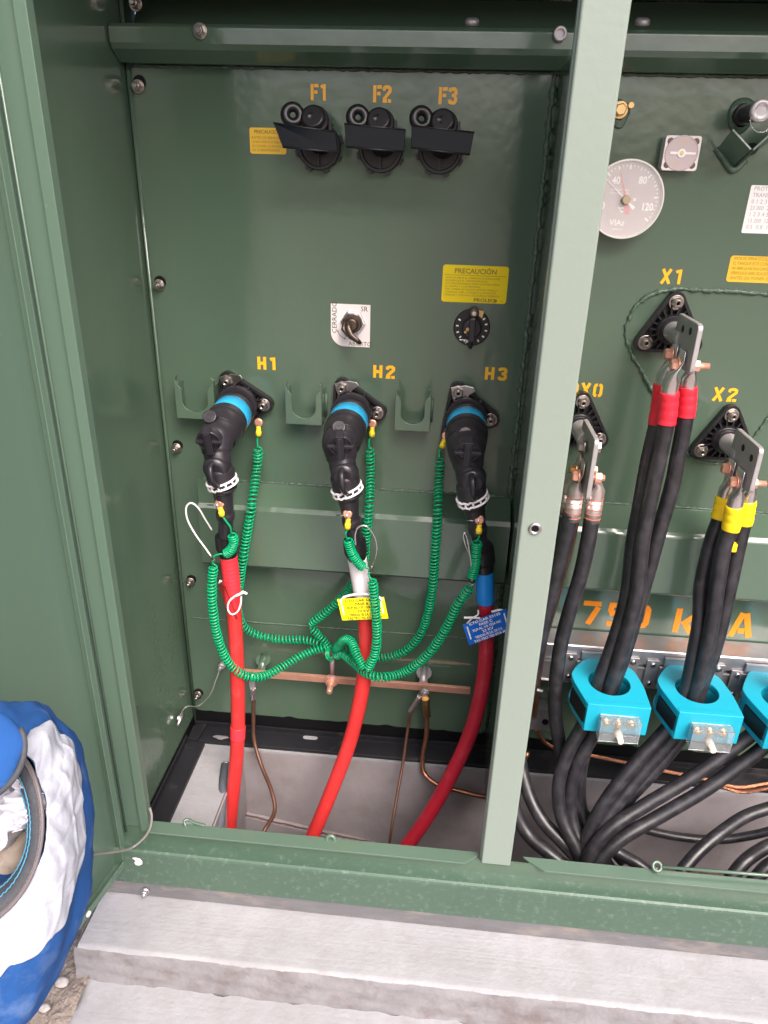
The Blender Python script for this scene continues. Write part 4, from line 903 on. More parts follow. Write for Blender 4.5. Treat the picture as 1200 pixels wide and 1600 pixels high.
# ------------------------------------------------------------------ cable tags
def ctag(label, corners, m, ink, lines, slots, tie, mirror=False, rise=0, curl=0):
    P = [at(*q) for q in corners]   # tl, tr, br, bl
    t = thing('cable_tag', label, 'cable tag', (P[2] + P[3]) / 2, 'cable tags')
    o = P[3]; u = (P[2] - P[3]); v = (P[0] - P[3]); wd = u.length; ht = v.length; u.normalize(); n = u.cross(v).normalized(); n = n if n.y < 0 else -n
    v = n.cross(u).normalized() if n.cross(u).z > 0 else -n.cross(u).normalized()
    sk = (P[0] - P[3]).dot(u) / ht
    mb = MB(); mb.prism([(0, 0), (wd, 0), (wd + sk * ht, ht), (sk * ht, ht)], o, u, v, n, 0, .0008); mb.build('tag_sheet', m, t)
    L = MB(); k = len(lines)
    for i, ln in enumerate(lines):
        s_ = ht / k * .92; y = ht - ht / k * (i + .80) - .0004
        L.add(text_mb(ln, s_ * 1.05, o + u * (wd * .5 + sk * y) + v * y, u, v, n, .0011, 'CENTER', bold=.00018, xs=min(1.15, wd * .80 / (len(ln) * s_ * .62))))
    L.build('tag_text', ink, t, fix=False)
    for fx in slots:
        S_ = MB(); y0 = ht * .25; S_.prism([(fx * wd + sk * y0 - .0011, y0), (fx * wd + sk * y0 + .0011, y0), (fx * wd + sk * ht * .85 + .0011, ht * .85), (fx * wd + sk * ht * .85 - .0011, ht * .85)], o, u, v, n, .0009, .0011)
        S_.build('tag_slot', M_tie, t)
    mb = MB()
    for tp in tie: mb.tube(catmull(PP(tp), 8), .0012, 6, sx=1.6)
    mb.build('zip_tie', M_tie, t)
    return t
ctag('yellow tag with printed text on the middle red cable, crossed by a green coil', [(527, 936, -.124), (601, 933, -.128), (607, 966, -.128), (535, 969, -.124)], M_tagy, M_ink,
     ['CTO.CAR 53135', 'FASE B', 'XLP-AL 1/0 15X4 NC', '23 KV', 'TIENDAS 3B S.A. DE C.V.', 'TAS-TRO 750 KVA MART'], (.07, .92), [[(531, 940, -.126), (540, 932, -.122), (565, 928, -.126), (588, 931, -.130), (598, 938, -.130)]])
ctag('blue tilted tag with white printed text on the rightmost cable', [(723, 976, -.124), (803, 952, -.120), (800, 984, -.120), (733, 1008, -.124)], M_tagb, M_offw,
     ['CTO.CAR 53135', 'FASE C', 'XLP-AL 1/0 1524 NC', '23 KV', 'TIENDAS 3B S.A. DE C.V.', 'TAS-TRO 750 KVA M'], (.08, .93), [[(725, 965, -.128), (738, 965, -.128), (750, 966, -.124)], [(730, 974, -.125), (738, 966, -.126), (747, 960, -.124), (747, 953, -.12)], [(768, 956, -.118), (782, 953, -.118), (792, 958, -.118)]])
P_ = [at(340, 907, Y=-.095), at(352, 915, Y=-.128), at(372, 968, Y=-.127), at(357, 962, Y=-.10)]
t = thing('cable_tag', 'red tag hanging edge on behind a white zip tie on the leftmost cable', 'cable tag', P_[2], 'cable tags')
mb = MB(); n = (P_[1] - P_[0]).cross(P_[3] - P_[0]).normalized(); b = 0; mb.v += P_ + [q + n * .0008 for q in P_]
for f in ((0, 1, 2, 3), (4, 7, 6, 5), (0, 4, 5, 1), (1, 5, 6, 2), (2, 6, 7, 3), (3, 7, 4, 0)): mb.face(f)
mb.build('tag_sheet', M_tagr, t)
mb = MB(); mb.tube(catmull(PP([(346, 908, -.13), (342, 912, -.115), (344, 906, -.11)]), 6), .0009, 6)
mb.tube(catmull(PP([(379, 926, -.128), (368, 931, -.131), (358, 940, -.131), (356, 952, -.130), (362, 960, -.129), (371, 956, -.129), (376, 944, -.128), (377, 932, -.127)]), 8), .0013, 6, sx=1.4); mb.tube(PP([(366, 934, -.132), (380, 925, -.132), (386, 928, -.132)]), [.0014, .0026, .0020], 8); mb.build('zip_tie', M_tie, t)

# ------------------------------------------------------------------ latch rods, nut, pipe stub, cord
def zpt(px, py, z): return at(px, py, Z=z + ZO)
t = thing('latch_rod', 'short green hooked rod resting behind the sill at the left', 'rod', zpt(300, 1292, -.853))
mb = MB(); mb.tube(catmull([zpt(320, 1290, -.846), zpt(305, 1286, -.844), zpt(294, 1281, -.842), zpt(288, 1283, -.842), zpt(290, 1290, -.846), zpt(292, 1297, -.856)], 8), .0024, 8); mb.build('rod', M_door, t)
t = thing('welded_nut', 'small green painted nut standing on the sill edge', 'nut', zpt(518, 1308, -.853))
mb = MB(); c = zpt(518, 1305, -.8475); c.y = -.331; mb.torus(c, V(0, -1, .3), .0058, .0027, 20, 8); mb.box(c + V(-.004, -.002, -.010), c + V(.004, .003, -.005)); mb.build('nut_ring', M_door, t)
t = thing('latch_rod', 'long thin green rod with an eye behind the sill, right compartment', 'rod', zpt(1120, 1370, -.85))
mb = MB(); e = zpt(1029, 1354, -.838); e2 = zpt(1205, 1368, -.838); e3 = e2 + (e2 - e) * .6
mb.tube([e + V(.004, 0, 0), e2, e3], .0023, 8); mb.torus(e + V(-.002, 0, 0), V(.1, -.7, .7), .0058, .0022, 20, 8); mb.tube([e + V(-.004, 0, -.003), e + V(.004, .002, -.013), e + V(.010, .002, -.0125)], .0022, 8); mb.build('rod', M_door, t)
t = thing('pipe_stub', 'dusty grey pipe stub standing in the pit beside the leftmost red cable', 'pipe', at(340, 1290, Y=-.17))
p0 = at(353, 1194, Y=-.10); p1_ = at(341, 1300, Y=-.21); mb = MB(); mb.tube([p0, p1_, p1_ + (p1_ - p0) * .6], [.0085, .0095, .0095], 18); mb.build('pipe', M_pipe, t)
mb = MB(); mb.torus(p0, p1_ - p0, .0072, .0016, 18, 6); mb.build('pipe_rim', M_tin, t)
t = thing('loose_cord', 'grey cord hanging from the jamb corner to the open door', 'cord', at(220, 1320, Y=-.37))
pc = [at(234, 1262, Y=-.3465), at(237, 1275, Y=-.350), at(235, 1292, Y=-.354), at(226, 1308, Y=-.358), at(207, 1324, Y=-.366), at(186, 1330, Y=-.40), at(160, 1333, Y=-.44), at(136, 1334, Y=-.50), at(110, 1326, Y=-.56)]
mb = MB(); mb.tube(catmull(pc, 8), .0017, 8); mb.build('cord', M_cord, t)
# ------------------------------------------------------------------ temperature gauge
c = at(978, 312, Y=-.026); c = V(c.x, 0, c.z); R_ = .0475
t = thing('temperature_gauge', 'round temperature dial with white rim reading 40 80 120, half behind the post', 'gauge', c + V(0, 0, -R_))
mb = MB(); mb.lathe(c, NF, [(0, R_ * .93), (.020, R_ * .93), (.0205, R_), (.026, R_), (.0275, R_ * .985), (.0275, R_ * .955), (.022, R_ * .945)], 64); mb.build('bezel', mat('bezel_white', (.75, .72, .68), rough=.25, metal=.3), t)
mb = MB(); mb.lathe(c, NF, [(.0215, R_ * .94), (.0222, R_ * .94)], 56); mb.build('dial_face', M_gray, t)
L = MB()
for k in range(37):
    q = math.radians(215 - k * 7.0); d = UX * math.cos(q) + UZ * math.sin(q); tn = UX * -math.sin(q) + UZ * math.cos(q); big = k % 6 == 0; mid = k % 3 == 0
    l = .0055 if big else (.004 if mid else .0022); w_ = .0008 if big else .00045
    L.prism([(-l, -w_), (0, -w_), (0, w_), (-l, w_)], c + d * R_ * .86, d, tn, NF, .0224, .0226)
for s_, dx, dz, sz in (('40', -.020, .018, .0125), ('80', .013, .019, .0125), ('120', .021, -.012, .0125), ('0', -.030, -.012, .0125), ('°C', -.008, -.015, .0085), ('o', .010, -.001, .007)):
    L.add(text_mb(s_, sz, c + V(dx, 0, dz), UX, UZ, NF, .0226, 'LEFT', bold=.0003, xs=.82))
L.add(text_mb('VIAz', .0100, c + V(-.016, 0, -.031), UX, UZ, NF, .0226, bold=.0001)); L.add(text_mb('MEXICO', .0036, c + V(-.012, 0, -.037), UX, UZ, NF, .0226))
L.add(text_mb('TEMPERATURE', .0036, c + V(-.021, 0, .010), UX, UZ, NF, .0226)); L.add(text_mb('OF THE LIQUID', .0036, c + V(-.021, 0, .006), UX, UZ, NF, .0226))
L.build('dial_print', M_offw, t, fix=False)
def needle(a, l, l2, w_, w2, m, h, nm):
    q = math.radians(a); d = UX * math.cos(q) + UZ * math.sin(q); tn = UX * -math.sin(q) + UZ * math.cos(q); mb = MB()
    mb.prism([(-l2, -w2), (-.004, -w_), (l, -.0003), (l, .0003), (-.004, w_), (-l2, w2)], c, d, tn, NF, h, h + .0004); mb.build(nm, m, t)
needle(108, .033, .018, .0012, .0024, M_redn, .0228, 'red_pointer'); needle(140, .036, .016, .0011, .0022, M_offw, .0236, 'white_pointer')
mb = MB(); mb.lathe(c, NF, [(.0225, .0055), (.030, .0055), (.031, .0045)], 22); mb.build('pointer_hub', mat('tan_hub', (.42, .32, .22), rough=.4), t)
mb = MB(); mb.lathe(c, NF, [(.0262, R_ * .95), (.0268, R_ * .95)], 56); mb.build('gauge_glass', M_glass, t)
# square level gauge
a = at(1037, 211, Y=-.018); b = at(1094, 210, Y=-.018); d_ = at(1034, 266, Y=-.018); wd = b.x - a.x; ht = a.z - d_.z; o = V((a.x + d_.x) / 2 + .001, 0, d_.z)
t = thing('level_gauge', 'square off white gauge with four corner screws and a round window', 'gauge', o + V(wd / 2, 0, 0))
mb = MB(); r = .003; mb.prism([(wd - r + r * math.cos(q), ht - r + r * math.sin(q)) for q in (0, .8, 1.57)] + [(r - r * math.sin(q), ht - r + r * math.cos(q)) for q in (0, .8, 1.57)] + [(r - r * math.cos(q), r - r * math.sin(q)) for q in (0, .8, 1.57)] + [(wd / 2 - .001, 0), (wd / 2 - .001, .005), (wd / 2 + .001, .005), (wd / 2 + .001, 0)] + [(wd - r + r * math.sin(q), r - r * math.cos(q)) for q in (0, .8, 1.57)], o, UX, UZ, NF, 0, .018); mb.build('gauge_body', M_plate, t, bevel=.0005)
mb = MB(); cc = o + V(wd / 2, 0, ht / 2); mb.torus(cc + NF * .0182, NF, .0195, .0009, 40, 6); mb.lathe(cc, NF, [(.0181, .019), (.0186, .0186)], 36); mb.build('round_window', mat('pale_window', (.55, .46, .47), rough=.12), t)
mb = MB(); mb.lathe(cc, NF, [(.0185, .0052), (.0198, .0050)], 22); mb.prism([(-.014, -.0016), (.0, -.0012), (.017, -.0012), (.017, .0012), (0, .0016), (-.014, .0016)], cc, UX, UZ, NF, .0187, .0193); mb.build('float_pointer', M_offw, t)
mb = MB(); mb.lathe(cc, NF, [(.0199, .0024), (.0206, .0022)], 16); mb.add(text_mb('LLENO', .0035, cc + V(-.006, 0, .010), UX, UZ, NF, .0188)); mb.add(text_mb('25°C', .0035, cc + V(-.008, 0, -.014), UX, UZ, NF, .0188)); mb.build('gauge_print', M_brass, t, fix=False)
for sx in (.0065, wd - .0065):
    for sz in (.0065, ht - .0065):
        q = o + V(sx, 0, sz); mb = MB(); mb.lathe(q, NF, [(.0175, .0040), (.0182, .0040), (.0184, .0034)], 18); mb.build('corner_screw', M_bronze, t)
# valve stub
c = at(1160, 180, Y=-.004); c = V(c.x, 0, c.z)
t = thing('pressure_valve', 'dark stub valve with a clear ring seal on its end, near the photo edge', 'valve', c + V(0, 0, -.02))
mb = MB(); mb.grid(lambda a_, b_: c + V(0, -.001 - .005 * b_, 0) + (UX * math.cos(6.283 * a_) + UZ * math.sin(6.283 * a_) * 1.25) * .0165 * (1 - .35 * b_ ** 2) * (1 + .05 * math.sin(19 * a_)), 30, 6, closed_u=True); mb.build('valve_base', M_green, t)
mb = MB(); mb.lathe(c, V(.0, -1, .0), [(.003, .013), (.012, .0115), (.012, .0085), (.030, .0085), (.030, .0105), (.060, .0105), (.062, .009)], 26); mb.build('valve_stem', M_rubber, t)
mb = MB(); mb.lathe(c, V(0, -1, 0), [(.0625, .0125), (.065, .0125), (.0665, .0115), (.067, .0075), (.0655, .0055)], 28); mb.build('valve_end', M_spade, t)
mb = MB(); mb.torus(c + V(.002, -.067, -.010), V(.1, -1, .3), .0130, .0007, 26, 5); mb.torus(c + V(.001, -.069, -.002), V(.3, -1, .1), .0085, .0006, 22, 5); mb.build('ring_seal', M_clear, t)
# V shaped drip bracket
c = at(1150, 232, Y=-.0); c = V(c.x, 0, c.z)
t = thing('drain_bracket', 'dark green V shaped bracket of two plates below the stub valve', 'bracket', c + V(0, 0, -.035))
def strip(p0, p1, th, d): 
    mb = MB(); e = (p1 - p0).normalized(); f = V(-e.z, 0, e.x); mb.prism([(0, -th / 2), ((p1 - p0).length, -th / 2), ((p1 - p0).length, th / 2), (0, th / 2)], V(p0.x, 0, p0.z), e, f, NF, 0, d); return mb
lo = at(1146, 258, Y=0); le = at(1121, 232, Y=0); ri = at(1212, 208, Y=0)
def quadplate(P, th):
    n = (P[1] - P[0]).cross(P[3] - P[0]).normalized(); mb = MB(); mb.v += [q.copy() for q in P] + [q + n * th for q in P]
    for f in ((0, 1, 2, 3), (4, 7, 6, 5), (0, 4, 5, 1), (1, 5, 6, 2), (2, 6, 7, 3), (3, 7, 4, 0)): mb.face(f)
    return mb
fa, fb, fc2 = at(1146, 200, Y=-.050), at(1175, 232, Y=-.050), at(1222, 190, Y=-.050)
quadplate([V(le.x, -.001, le.z), V(lo.x, -.001, lo.z), fb, fa], .003).build('bracket_plate', M_green, t, bevel=.0006)
quadplate([V(lo.x + .001, -.001, lo.z - .001), V(ri.x, -.001, ri.z), fc2, fb + V(.0005, 0, -.0005)], .003).build('bracket_plate', M_green, t, bevel=.0006)
mb = MB(); mb.tube(catmull([V(le.x - .002, -.002, le.z), V((le.x + lo.x) / 2 - .003, -.003, (le.z + lo.z) / 2 - .002), V(lo.x, -.003, lo.z - .006), V((lo.x * .7 + ri.x * .3), -.003, (lo.z * .7 + ri.z * .3) - .005)], 8), .0042, 8); mb.build('weld_fillet', M_weld, t)
mb = MB(); q = V(lo.x + .012, -.0, lo.z + .018); mb.cyl(q, q + V(0, -.02, 0), .007); mb.build('drain_plug', M_blackpaint, t)

# ------------------------------------------------------------------ low voltage bushings with spades
def lug(t, hole, top, cable_top, m=M_tin, r=.0105, name='cable_lug', side=1):
    """flat tongue against the spade at 'hole', curving into the barrel that holds the cable"""
    d = (cable_top - top).normalized(); mb = MB()
    b = len(mb.v); secs = [(hole + V(0, 0, .016), .013, .0018), (hole, .0135, .0018), (hole.lerp(top, .55) + V(side * .001, 0, 0), .0135, .0020), (top, .0118, .0065), (top + d * .008, r, r), (cable_top, r, r), (cable_top + d * .010, r * .96, r * .96)]
    pts = [s_[0] for s_ in secs]; F = frames(pts); seg = 20
    for (p, ry, rx), (tt, u, v) in zip(secs, F):
        uy = (UY - tt * UY.dot(tt)).normalized(); ux = tt.cross(uy)
        for k in range(seg): a = 2 * math.pi * k / seg; mb.v.append(p + uy * math.cos(a) * ry + ux * math.sin(a) * rx)
    for i in range(len(secs) - 1):
        for k in range(seg): j = (k + 1) % seg; mb.face((b + i * seg + k, b + i * seg + j, b + (i + 1) * seg + j, b + (i + 1) * seg + k), True)
    mb.face([b + k for k in range(seg)]); mb.face([b + (len(secs) - 1) * seg + k for k in range(seg)])
    return mb.build(name, m, t)
def spade(t, X, y0, y1, z0, z1, holes, th=.0032):
    mb = MB(); r = .007
    P = [(-y0, z1 - .004), (-y0 + .004, z1), (-y1 - r, z1)] + [(-y1 - r + r * math.sin(q), z1 - r + r * math.cos(q)) for q in (.4, .8, 1.2, 1.57)] + [(-y1, z0 + r)] + [(-y1 - r + r * math.cos(q), z0 + r - r * math.sin(q)) for q in (.4, .8, 1.2, 1.57)] + [(-y0, z0)]
    mb.prism(P, V(X, 0, 0), NF, UZ, UX, -th, th); o = mb.build('spade_terminal', M_spade, t, bevel=.0012)
    for (y, z) in holes:
        mb = MB(); mb.lathe(V(X, y, z), UX, [(-th - .0004, .0048), (th + .0004, .0048)], 20); mb.build('bolt_hole', M_blackpaint, o)
    return o
def xbolt(t, X, y, z, l0, l1, m, r=.0075, tail=.012):
    mb = MB(); ax = V(1, 0, 0); mb.lathe(V(X - l0, y, z), -ax, [(0, r * 1.3), (.002, r * 1.3)], 22); mb.hexnut(V(X - l0 - .002, y, z), -ax, r, .0075, rot=.3)
    mb.lathe(V(X + l1, y, z), ax, [(0, r * 1.3), (.002, r * 1.3)], 22); mb.hexnut(V(X + l1 + .002, y, z), ax, r, .0085, rot=.1); mb.cyl(V(X, y, z), V(X + l1 + .010 + tail, y, z), r * .56, seg=14); mb.build('terminal_bolt', m, t)
XB = []
for i, (cx, cy, dx, lab) in enumerate(((1045, 513, -.006, 'X1'), (1130, 683, -.008, 'X2'), (903, 662, -.002, 'X0'))):
    c = at(cx, cy, Y=0); c = V(c.x, 0, c.z)
    t = thing('secondary_bushing', ['uppermost low voltage bushing with flat spade, below the marking X1', 'low voltage bushing with flat spade below the marking X2, feeding yellow taped cables', 'low voltage bushing with narrow spade, partly hidden by the centre post'][i], 'bushing', c + V(0, 0, -.05), 'low voltage bushings')
    bushing_base(t, c, math.radians(90), bolts=(0, 1, 2), rb=.037)
    mb = MB(); mb.lathe(c, NF, [(.018, .0158), (.022, .0150), (.024, .0135), (.070, .0130), (.080, .0130), (.082, .012)], 28); mb.build('terminal_stud', M_spade, t)
    X = c.x + dx; XB.append((t, c, X))
def black_cable(name_label, pts, r=.0108, tape=None, tape_n=None, group='black low voltage cables', m=M_cable, top=None, stripe=None):
    p = catmull(pts, 8); t = thing('low_voltage_cable', name_label, 'power cable', min(p, key=lambda q: q.z), group)
    mb = MB(); mb.tube(p, r, 20); mb.build('cable_jacket', m, t)
    if tape:
        k = tape_n; q = [p[0]]; acc = 0; rs = resample(p, .0015); n = int(k / .0015); rr = [r + .0010 + .0007 * abs(math.sin(s * .37 + .8 * math.sin(s * .11))) for s in range(n)]
        mb = MB(); mb.tube(rs[:n], rr, 22); mb.build('tape_sleeve', tape, t)
    return t
# X1 set ------------------------------------------------------------
t1, c1, X1 = XB[0]
zc = c1.z
spade(t1, X1, -.062, -.150, at(1085, 590, X=X1).z, at(1070, 492, X=X1).z, tuple((q_.y, q_.z) for q_ in (at(1071, 514, X=X1), at(1083, 518, X=X1))))
hz = at(1066, 562, X=X1).z
xbolt(t1, X1, -.083, hz + .002, .008, .006, M_copper, tail=.006); xbolt(t1, X1, -.118, hz - .004, .008, .008, M_copper, tail=.012)
def topset(t, X, tops, hz_, m=M_tin):
    for (px, py, y, side, yh) in tops:
        ct = at(px, py, Y=y); h_ = V(X + side * .0060, yh, hz_); lug(t, h_, V(ct.x - (0 if side < 0 else .0), ct.y, ct.z + .020), ct, m, side=side)
topset(t1, X1, ((1036, 600, -.088, -1, -.083), (1046, 610, -.122, -1, -.118), (1075, 604, -.098, 1, -.095)), hz)
def PL(l): return [at(x, y, Y=yy) for x, y, yy in l]
CT1 = at(952, 1066, Z=-.700 + ZO); CT2 = at(1089, 1078, Z=-.700 + ZO); CT3 = at(1225, 1092, Z=-.700 + ZO)
LV = [
 ('left cable of the red taped trio from X1, running down through the first turquoise ring', [(1036, 600, -.088), (1029, 650, -.090), (1013, 720, -.097), (1000, 790, -.104), (989, 850, -.106), (982, 915, -.108), (975, 950, -.110), (960, 1000, -.113), (938, 1060, -.118), (915, 1125, -.128), (888, 1175, -.14), (873, 1225, -.155), (877, 1275, -.175), (900, 1325, -.20), (930, 1385, -.23)], M_crimson, .058),
 ('front cable of the red taped trio from X1, ending behind the sill', [(1046, 612, -.122), (1042, 655, -.120), (1029, 720, -.122), (1014, 790, -.126), (1003, 850, -.128), (997, 915, -.130), (990, 950, -.130), (976, 1000, -.128), (957, 1062, -.128), (930, 1140, -.130), (906, 1185, -.14), (892, 1230, -.15), (893, 1280, -.17), (913, 1335, -.20), (935, 1385, -.23)], M_crimson, .046),
 ('right cable of the red taped trio from X1, slipping behind the other two', [(1075, 604, -.098), (1072, 645, -.098), (1062, 700, -.099), (1050, 760, -.102), (1030, 830, -.102), (1011, 900, -.100), (990, 975, -.098), (966, 1050, -.104), (935, 1120, -.108), (915, 1170, -.115), (906, 1215, -.125), (908, 1262, -.14), (925, 1310, -.17), (960, 1370, -.2)], M_crimson, .042),
]
for lab, pts, tp, tn in LV: black_cable(lab, PL(pts), tape=tp, tape_n=tn)
# X2 set ------------------------------------------------------------
t2, c2_, X2 = XB[1]
spade(t2, X2, -.064, -.152, at(1178, 778, X=X2).z, at(1163, 676, X=X2).z, tuple((q_.y, q_.z) for q_ in (at(1165, 700, X=X2), at(1178, 716, X=X2))))
hz2 = at(1158, 746, X=X2).z
xbolt(t2, X2, -.085, hz2 + .002, .008, .006, M_copper, tail=.006); xbolt(t2, X2, -.120, hz2 - .004, .008, .008, M_copper, tail=.012)
topset(t2, X2, ((1133, 776, -.090, -1, -.085), (1148, 790, -.124, -1, -.120), (1168, 782, -.100, 1, -.097)), hz2)
LV = [
 ('left cable of the yellow taped trio from X2, bowing left', [(1133, 776, -.090), (1124, 812, -.092), (1111, 850, -.097), (1096, 915, -.104), (1093, 970, -.110), (1084, 1022, -.114), (1073, 1072, -.118), (1048, 1130, -.128), (1004, 1180, -.145), (958, 1235, -.165), (925, 1290, -.185), (912, 1340, -.205), (915, 1390, -.23)], M_yelltape, .036),
 ('front cable of the yellow taped trio from X2', [(1148, 790, -.124), (1142, 825, -.122), (1131, 855, -.124), (1120, 920, -.128), (1113, 970, -.128), (1102, 1022, -.128), (1087, 1080, -.128), (1058, 1145, -.135), (1008, 1202, -.15), (965, 1255, -.17), (936, 1300, -.19), (920, 1350, -.21), (925, 1395, -.23)], M_yelltape, .040),
 ('right cable of the yellow taped trio from X2', [(1168, 782, -.100), (1161, 820, -.100), (1153, 855, -.103), (1139, 920, -.108), (1128, 970, -.108), (1114, 1022, -.108), (1096, 1072, -.110), (1075, 1135, -.115), (1030, 1195, -.13), (980, 1250, -.15), (945, 1300, -.17), (935, 1360, -.2)], M_yelltape, .038),
]
for k, (lab, pts, tp, tn) in enumerate(LV):
    tt = black_cable(lab, PL(pts), tape=tp, tape_n=tn)
    if k == 2:
        q = at(1147, 857, Y=-.117); mb = MB(); mb.box(q + V(-.004, -.0005, -.006), q + V(.004, .010, .006)); mb.build('tape_marker', M_yelltape, tt, bevel=.001)
# X3 set: cables coming from beyond the frame through the third ring
for lab, pts in (('upper of the two cables from the third turquoise ring, sweeping left', [(1262, 1010, -.112), (1240, 1050, -.116), (1222, 1092, -.12), (1180, 1142, -.13), (1130, 1180, -.142), (1072, 1220, -.158), (1005, 1260, -.178), (955, 1294, -.198), (925, 1330, -.215), (905, 1380, -.235)]),
                 ('lower of the two cables from the third turquoise ring, sweeping left', [(1272, 1020, -.126), (1252, 1060, -.128), (1236, 1105, -.128), (1200, 1160, -.138), (1150, 1200, -.15), (1095, 1238, -.166), (1030, 1276, -.184), (975, 1308, -.204), (940, 1342, -.222), (915, 1385, -.24)])):
    black_cable(lab, PL(pts))
# X0 set ------------------------------------------------------------
t3, c3, X0_ = XB[2]
spade(t3, X0_, -.060, -.155, at(925, 800, X=X0_).z, at(925, 672, X=X0_).z, ())
hz3 = at(915, 735, X=X0_).z
xbolt(t3, X0_, -.110, at(905, 690, X=X0_ - .01).z, .006, .006, M_steel, r=.008, tail=.0); xbolt(t3, X0_, -.110, at(897, 724, X=X0_ - .012).z, .012, .006, M_brass, r=.0062, tail=.0); xbolt(t3, X0_, -.125, at(903, 740, X=X0_ - .01).z, .010, .010, M_copper, tail=.004); 
def crimped(t, X, ct, side, yh, zh):
    l_ = lug(t, V(X + side * .0060, yh, zh), ct + V(0, 0, .022), ct + V(0, 0, .004), M_crimp, r=.0112, side=side)
    mb = MB()
    for k in range(5): q = ct + V(0, 0, .002 - k * .0075); mb.torus(q, UZ, .0113, .0007, 24, 5)
    mb.build('crimp_rings', M_crimpband, l_)
    mb = MB(); mb.tube([ct, ct + V(0, 0, -.034)], .0113, 22); mb.build('crimp_barrel', M_crimp, l_)
for (px, py, y, side) in ((898, 778, -.118, -1), (930, 780, -.112, 1), (888, 770, -.085, -1)):
    crimped(t3, X0_, at(px, py, Y=y), side, y, hz3)
black_cable('front left black cable from the X0 lugs, hugging the centre post', PL([(892, 800, -.118), (885, 835, -.116), (874, 880, -.112), (862, 925, -.104), (846, 990, -.095), (832, 1060, -.085), (818, 1120, -.085), (812, 1180, -.10), (826, 1240, -.135), (850, 1285, -.165), (885, 1322, -.19), (930, 1375, -.22)]), r=.0112)
black_cable('black cable from the right X0 lug, curving down left of the first ring', PL([(925, 808, -.112), (918, 850, -.112), (907, 900, -.108), (890, 955, -.100), (876, 1010, -.095), (868, 1070, -.095), (868, 1120, -.10), (876, 1170, -.11), (885, 1215, -.125), (905, 1262, -.14), (940, 1305, -.16), (975, 1345, -.18)]), r=.0112)
black_cable('rearmost black cable from the X0 lugs, mostly behind the centre post', PL([(880, 800, -.085), (866, 860, -.08), (850, 930, -.075), (830, 1000, -.07), (810, 1080, -.08), (796, 1160, -.10), (800, 1250, -.15), (822, 1300, -.175), (856, 1332, -.2), (900, 1366, -.22)]), r=.0112)
for lab, pts, r in (('dusty cable lying across the pit at the lower right', [(1240, 1252, -.12), (1200, 1263, -.125), (1162, 1277, -.14), (1121, 1305, -.17), (1089, 1333, -.195), (1062, 1365, -.22)], .0100),
                 ('black cable arching low along the pit back wall', [(960, 1268, -.10), (1000, 1293, -.10), (1057, 1307, -.10), (1121, 1312, -.10), (1180, 1304, -.10), (1250, 1285, -.10)], .0075),
                 ('short cable end diving behind the sill left of the latch rod', [(935, 1310, -.20), (965, 1332, -.21), (1000, 1352, -.225), (1040, 1385, -.24)], .0095),
                 ('thick cable in the lower right corner of the pit', [(1250, 1305, -.15), (1200, 1322, -.165), (1165, 1345, -.19), (1140, 1375, -.21)], .0105),
                 ('dark cable at the photo edge behind the thick corner cable', [(1250, 1335, -.18), (1205, 1350, -.20), (1170, 1385, -.22)], .0105)):
    black_cable(lab, PL(pts), r=r, group='loose cables in the right pit')
# stranded copper
def strand(label, pts, r=.0042, name='stranded_wire'):
    p = resample(catmull(PL(pts), 10), .0016); F = frames(p); t = thing(name, label, 'copper wire', min(p, key=lambda q: q.z), 'bare copper strands')
    mb = MB()
    for k in range(6):
        q = [a + (f[1] * math.cos(k * math.pi / 3 + i * .16) + f[2] * math.sin(k * math.pi / 3 + i * .16)) * r * .6 for i, (a, f) in enumerate(zip(p, F))]
        mb.tube(q, r * .42, 6)
    mb.build('strands', M_copper2, t)
strand('twisted copper wire between the X0 cables, running down behind them', [(908, 775, -.085), (904, 800, -.085), (893, 850, -.082), (880, 900, -.075), (866, 950, -.065), (852, 1000, -.055), (842, 1060, -.05), (835, 1120, -.045)])
strand('bare twisted copper wire lying on the black angle behind the black cables', [(838, 1140, -.035), (852, 1160, -.036), (880, 1174, -.036), (925, 1181, -.036), (985, 1193, -.036), (1040, 1205, -.036), (1095, 1216, -.038), (1150, 1230, -.042), (1200, 1224, -.036), (1260, 1215, -.03)], .0034)
strand('second copper wire on the pit ledge at the photo edge', [(1120, 1226, -.040), (1155, 1237, -.046), (1195, 1232, -.05), (1250, 1218, -.05)], .0034)

# ------------------------------------------------------------------ galvanized rail and current transformers
rz = at(1000, 1016, Y=-.05).z; rb_ = at(841, 1062, Y=-.05).z
t = thing('mounting_rail', 'slotted galvanized steel rail below the 750 kVA marking', 'rail', V(.5, -.03, rb_))
RX0, RX1 = .135, .93
prof = [(-.003, rz), (-.048, rz), (-.050, rz - .002), (-.050, rz - .026), (-.040, rz - .026), (-.040, rz - .034), (-.050, rz - .034), (-.050, rz - .038), (-.0465, rz - .040), (-.0465, rb_ + .002), (-.050, rb_), (-.003, rb_)]
mb = MB(); mb.prism([(y, z) for y, z in prof], V(RX0, 0, 0), UY, UZ, UX, 0, RX1 - RX0); rail = mb.build('rail', M_alu, t, bevel=.0005)
for k in range(14):
    xx = RX0 + .03 + k * .056; mb = MB(); mb.prism([(-.014, -.0022), (.014, -.0022), (.016, 0), (.014, .0022), (-.014, .0022), (-.016, 0)], V(xx, 0, rz - .030), UX, UZ, NF, .0402, .0412) ; mb.build('slot', M_blackpaint, rail)
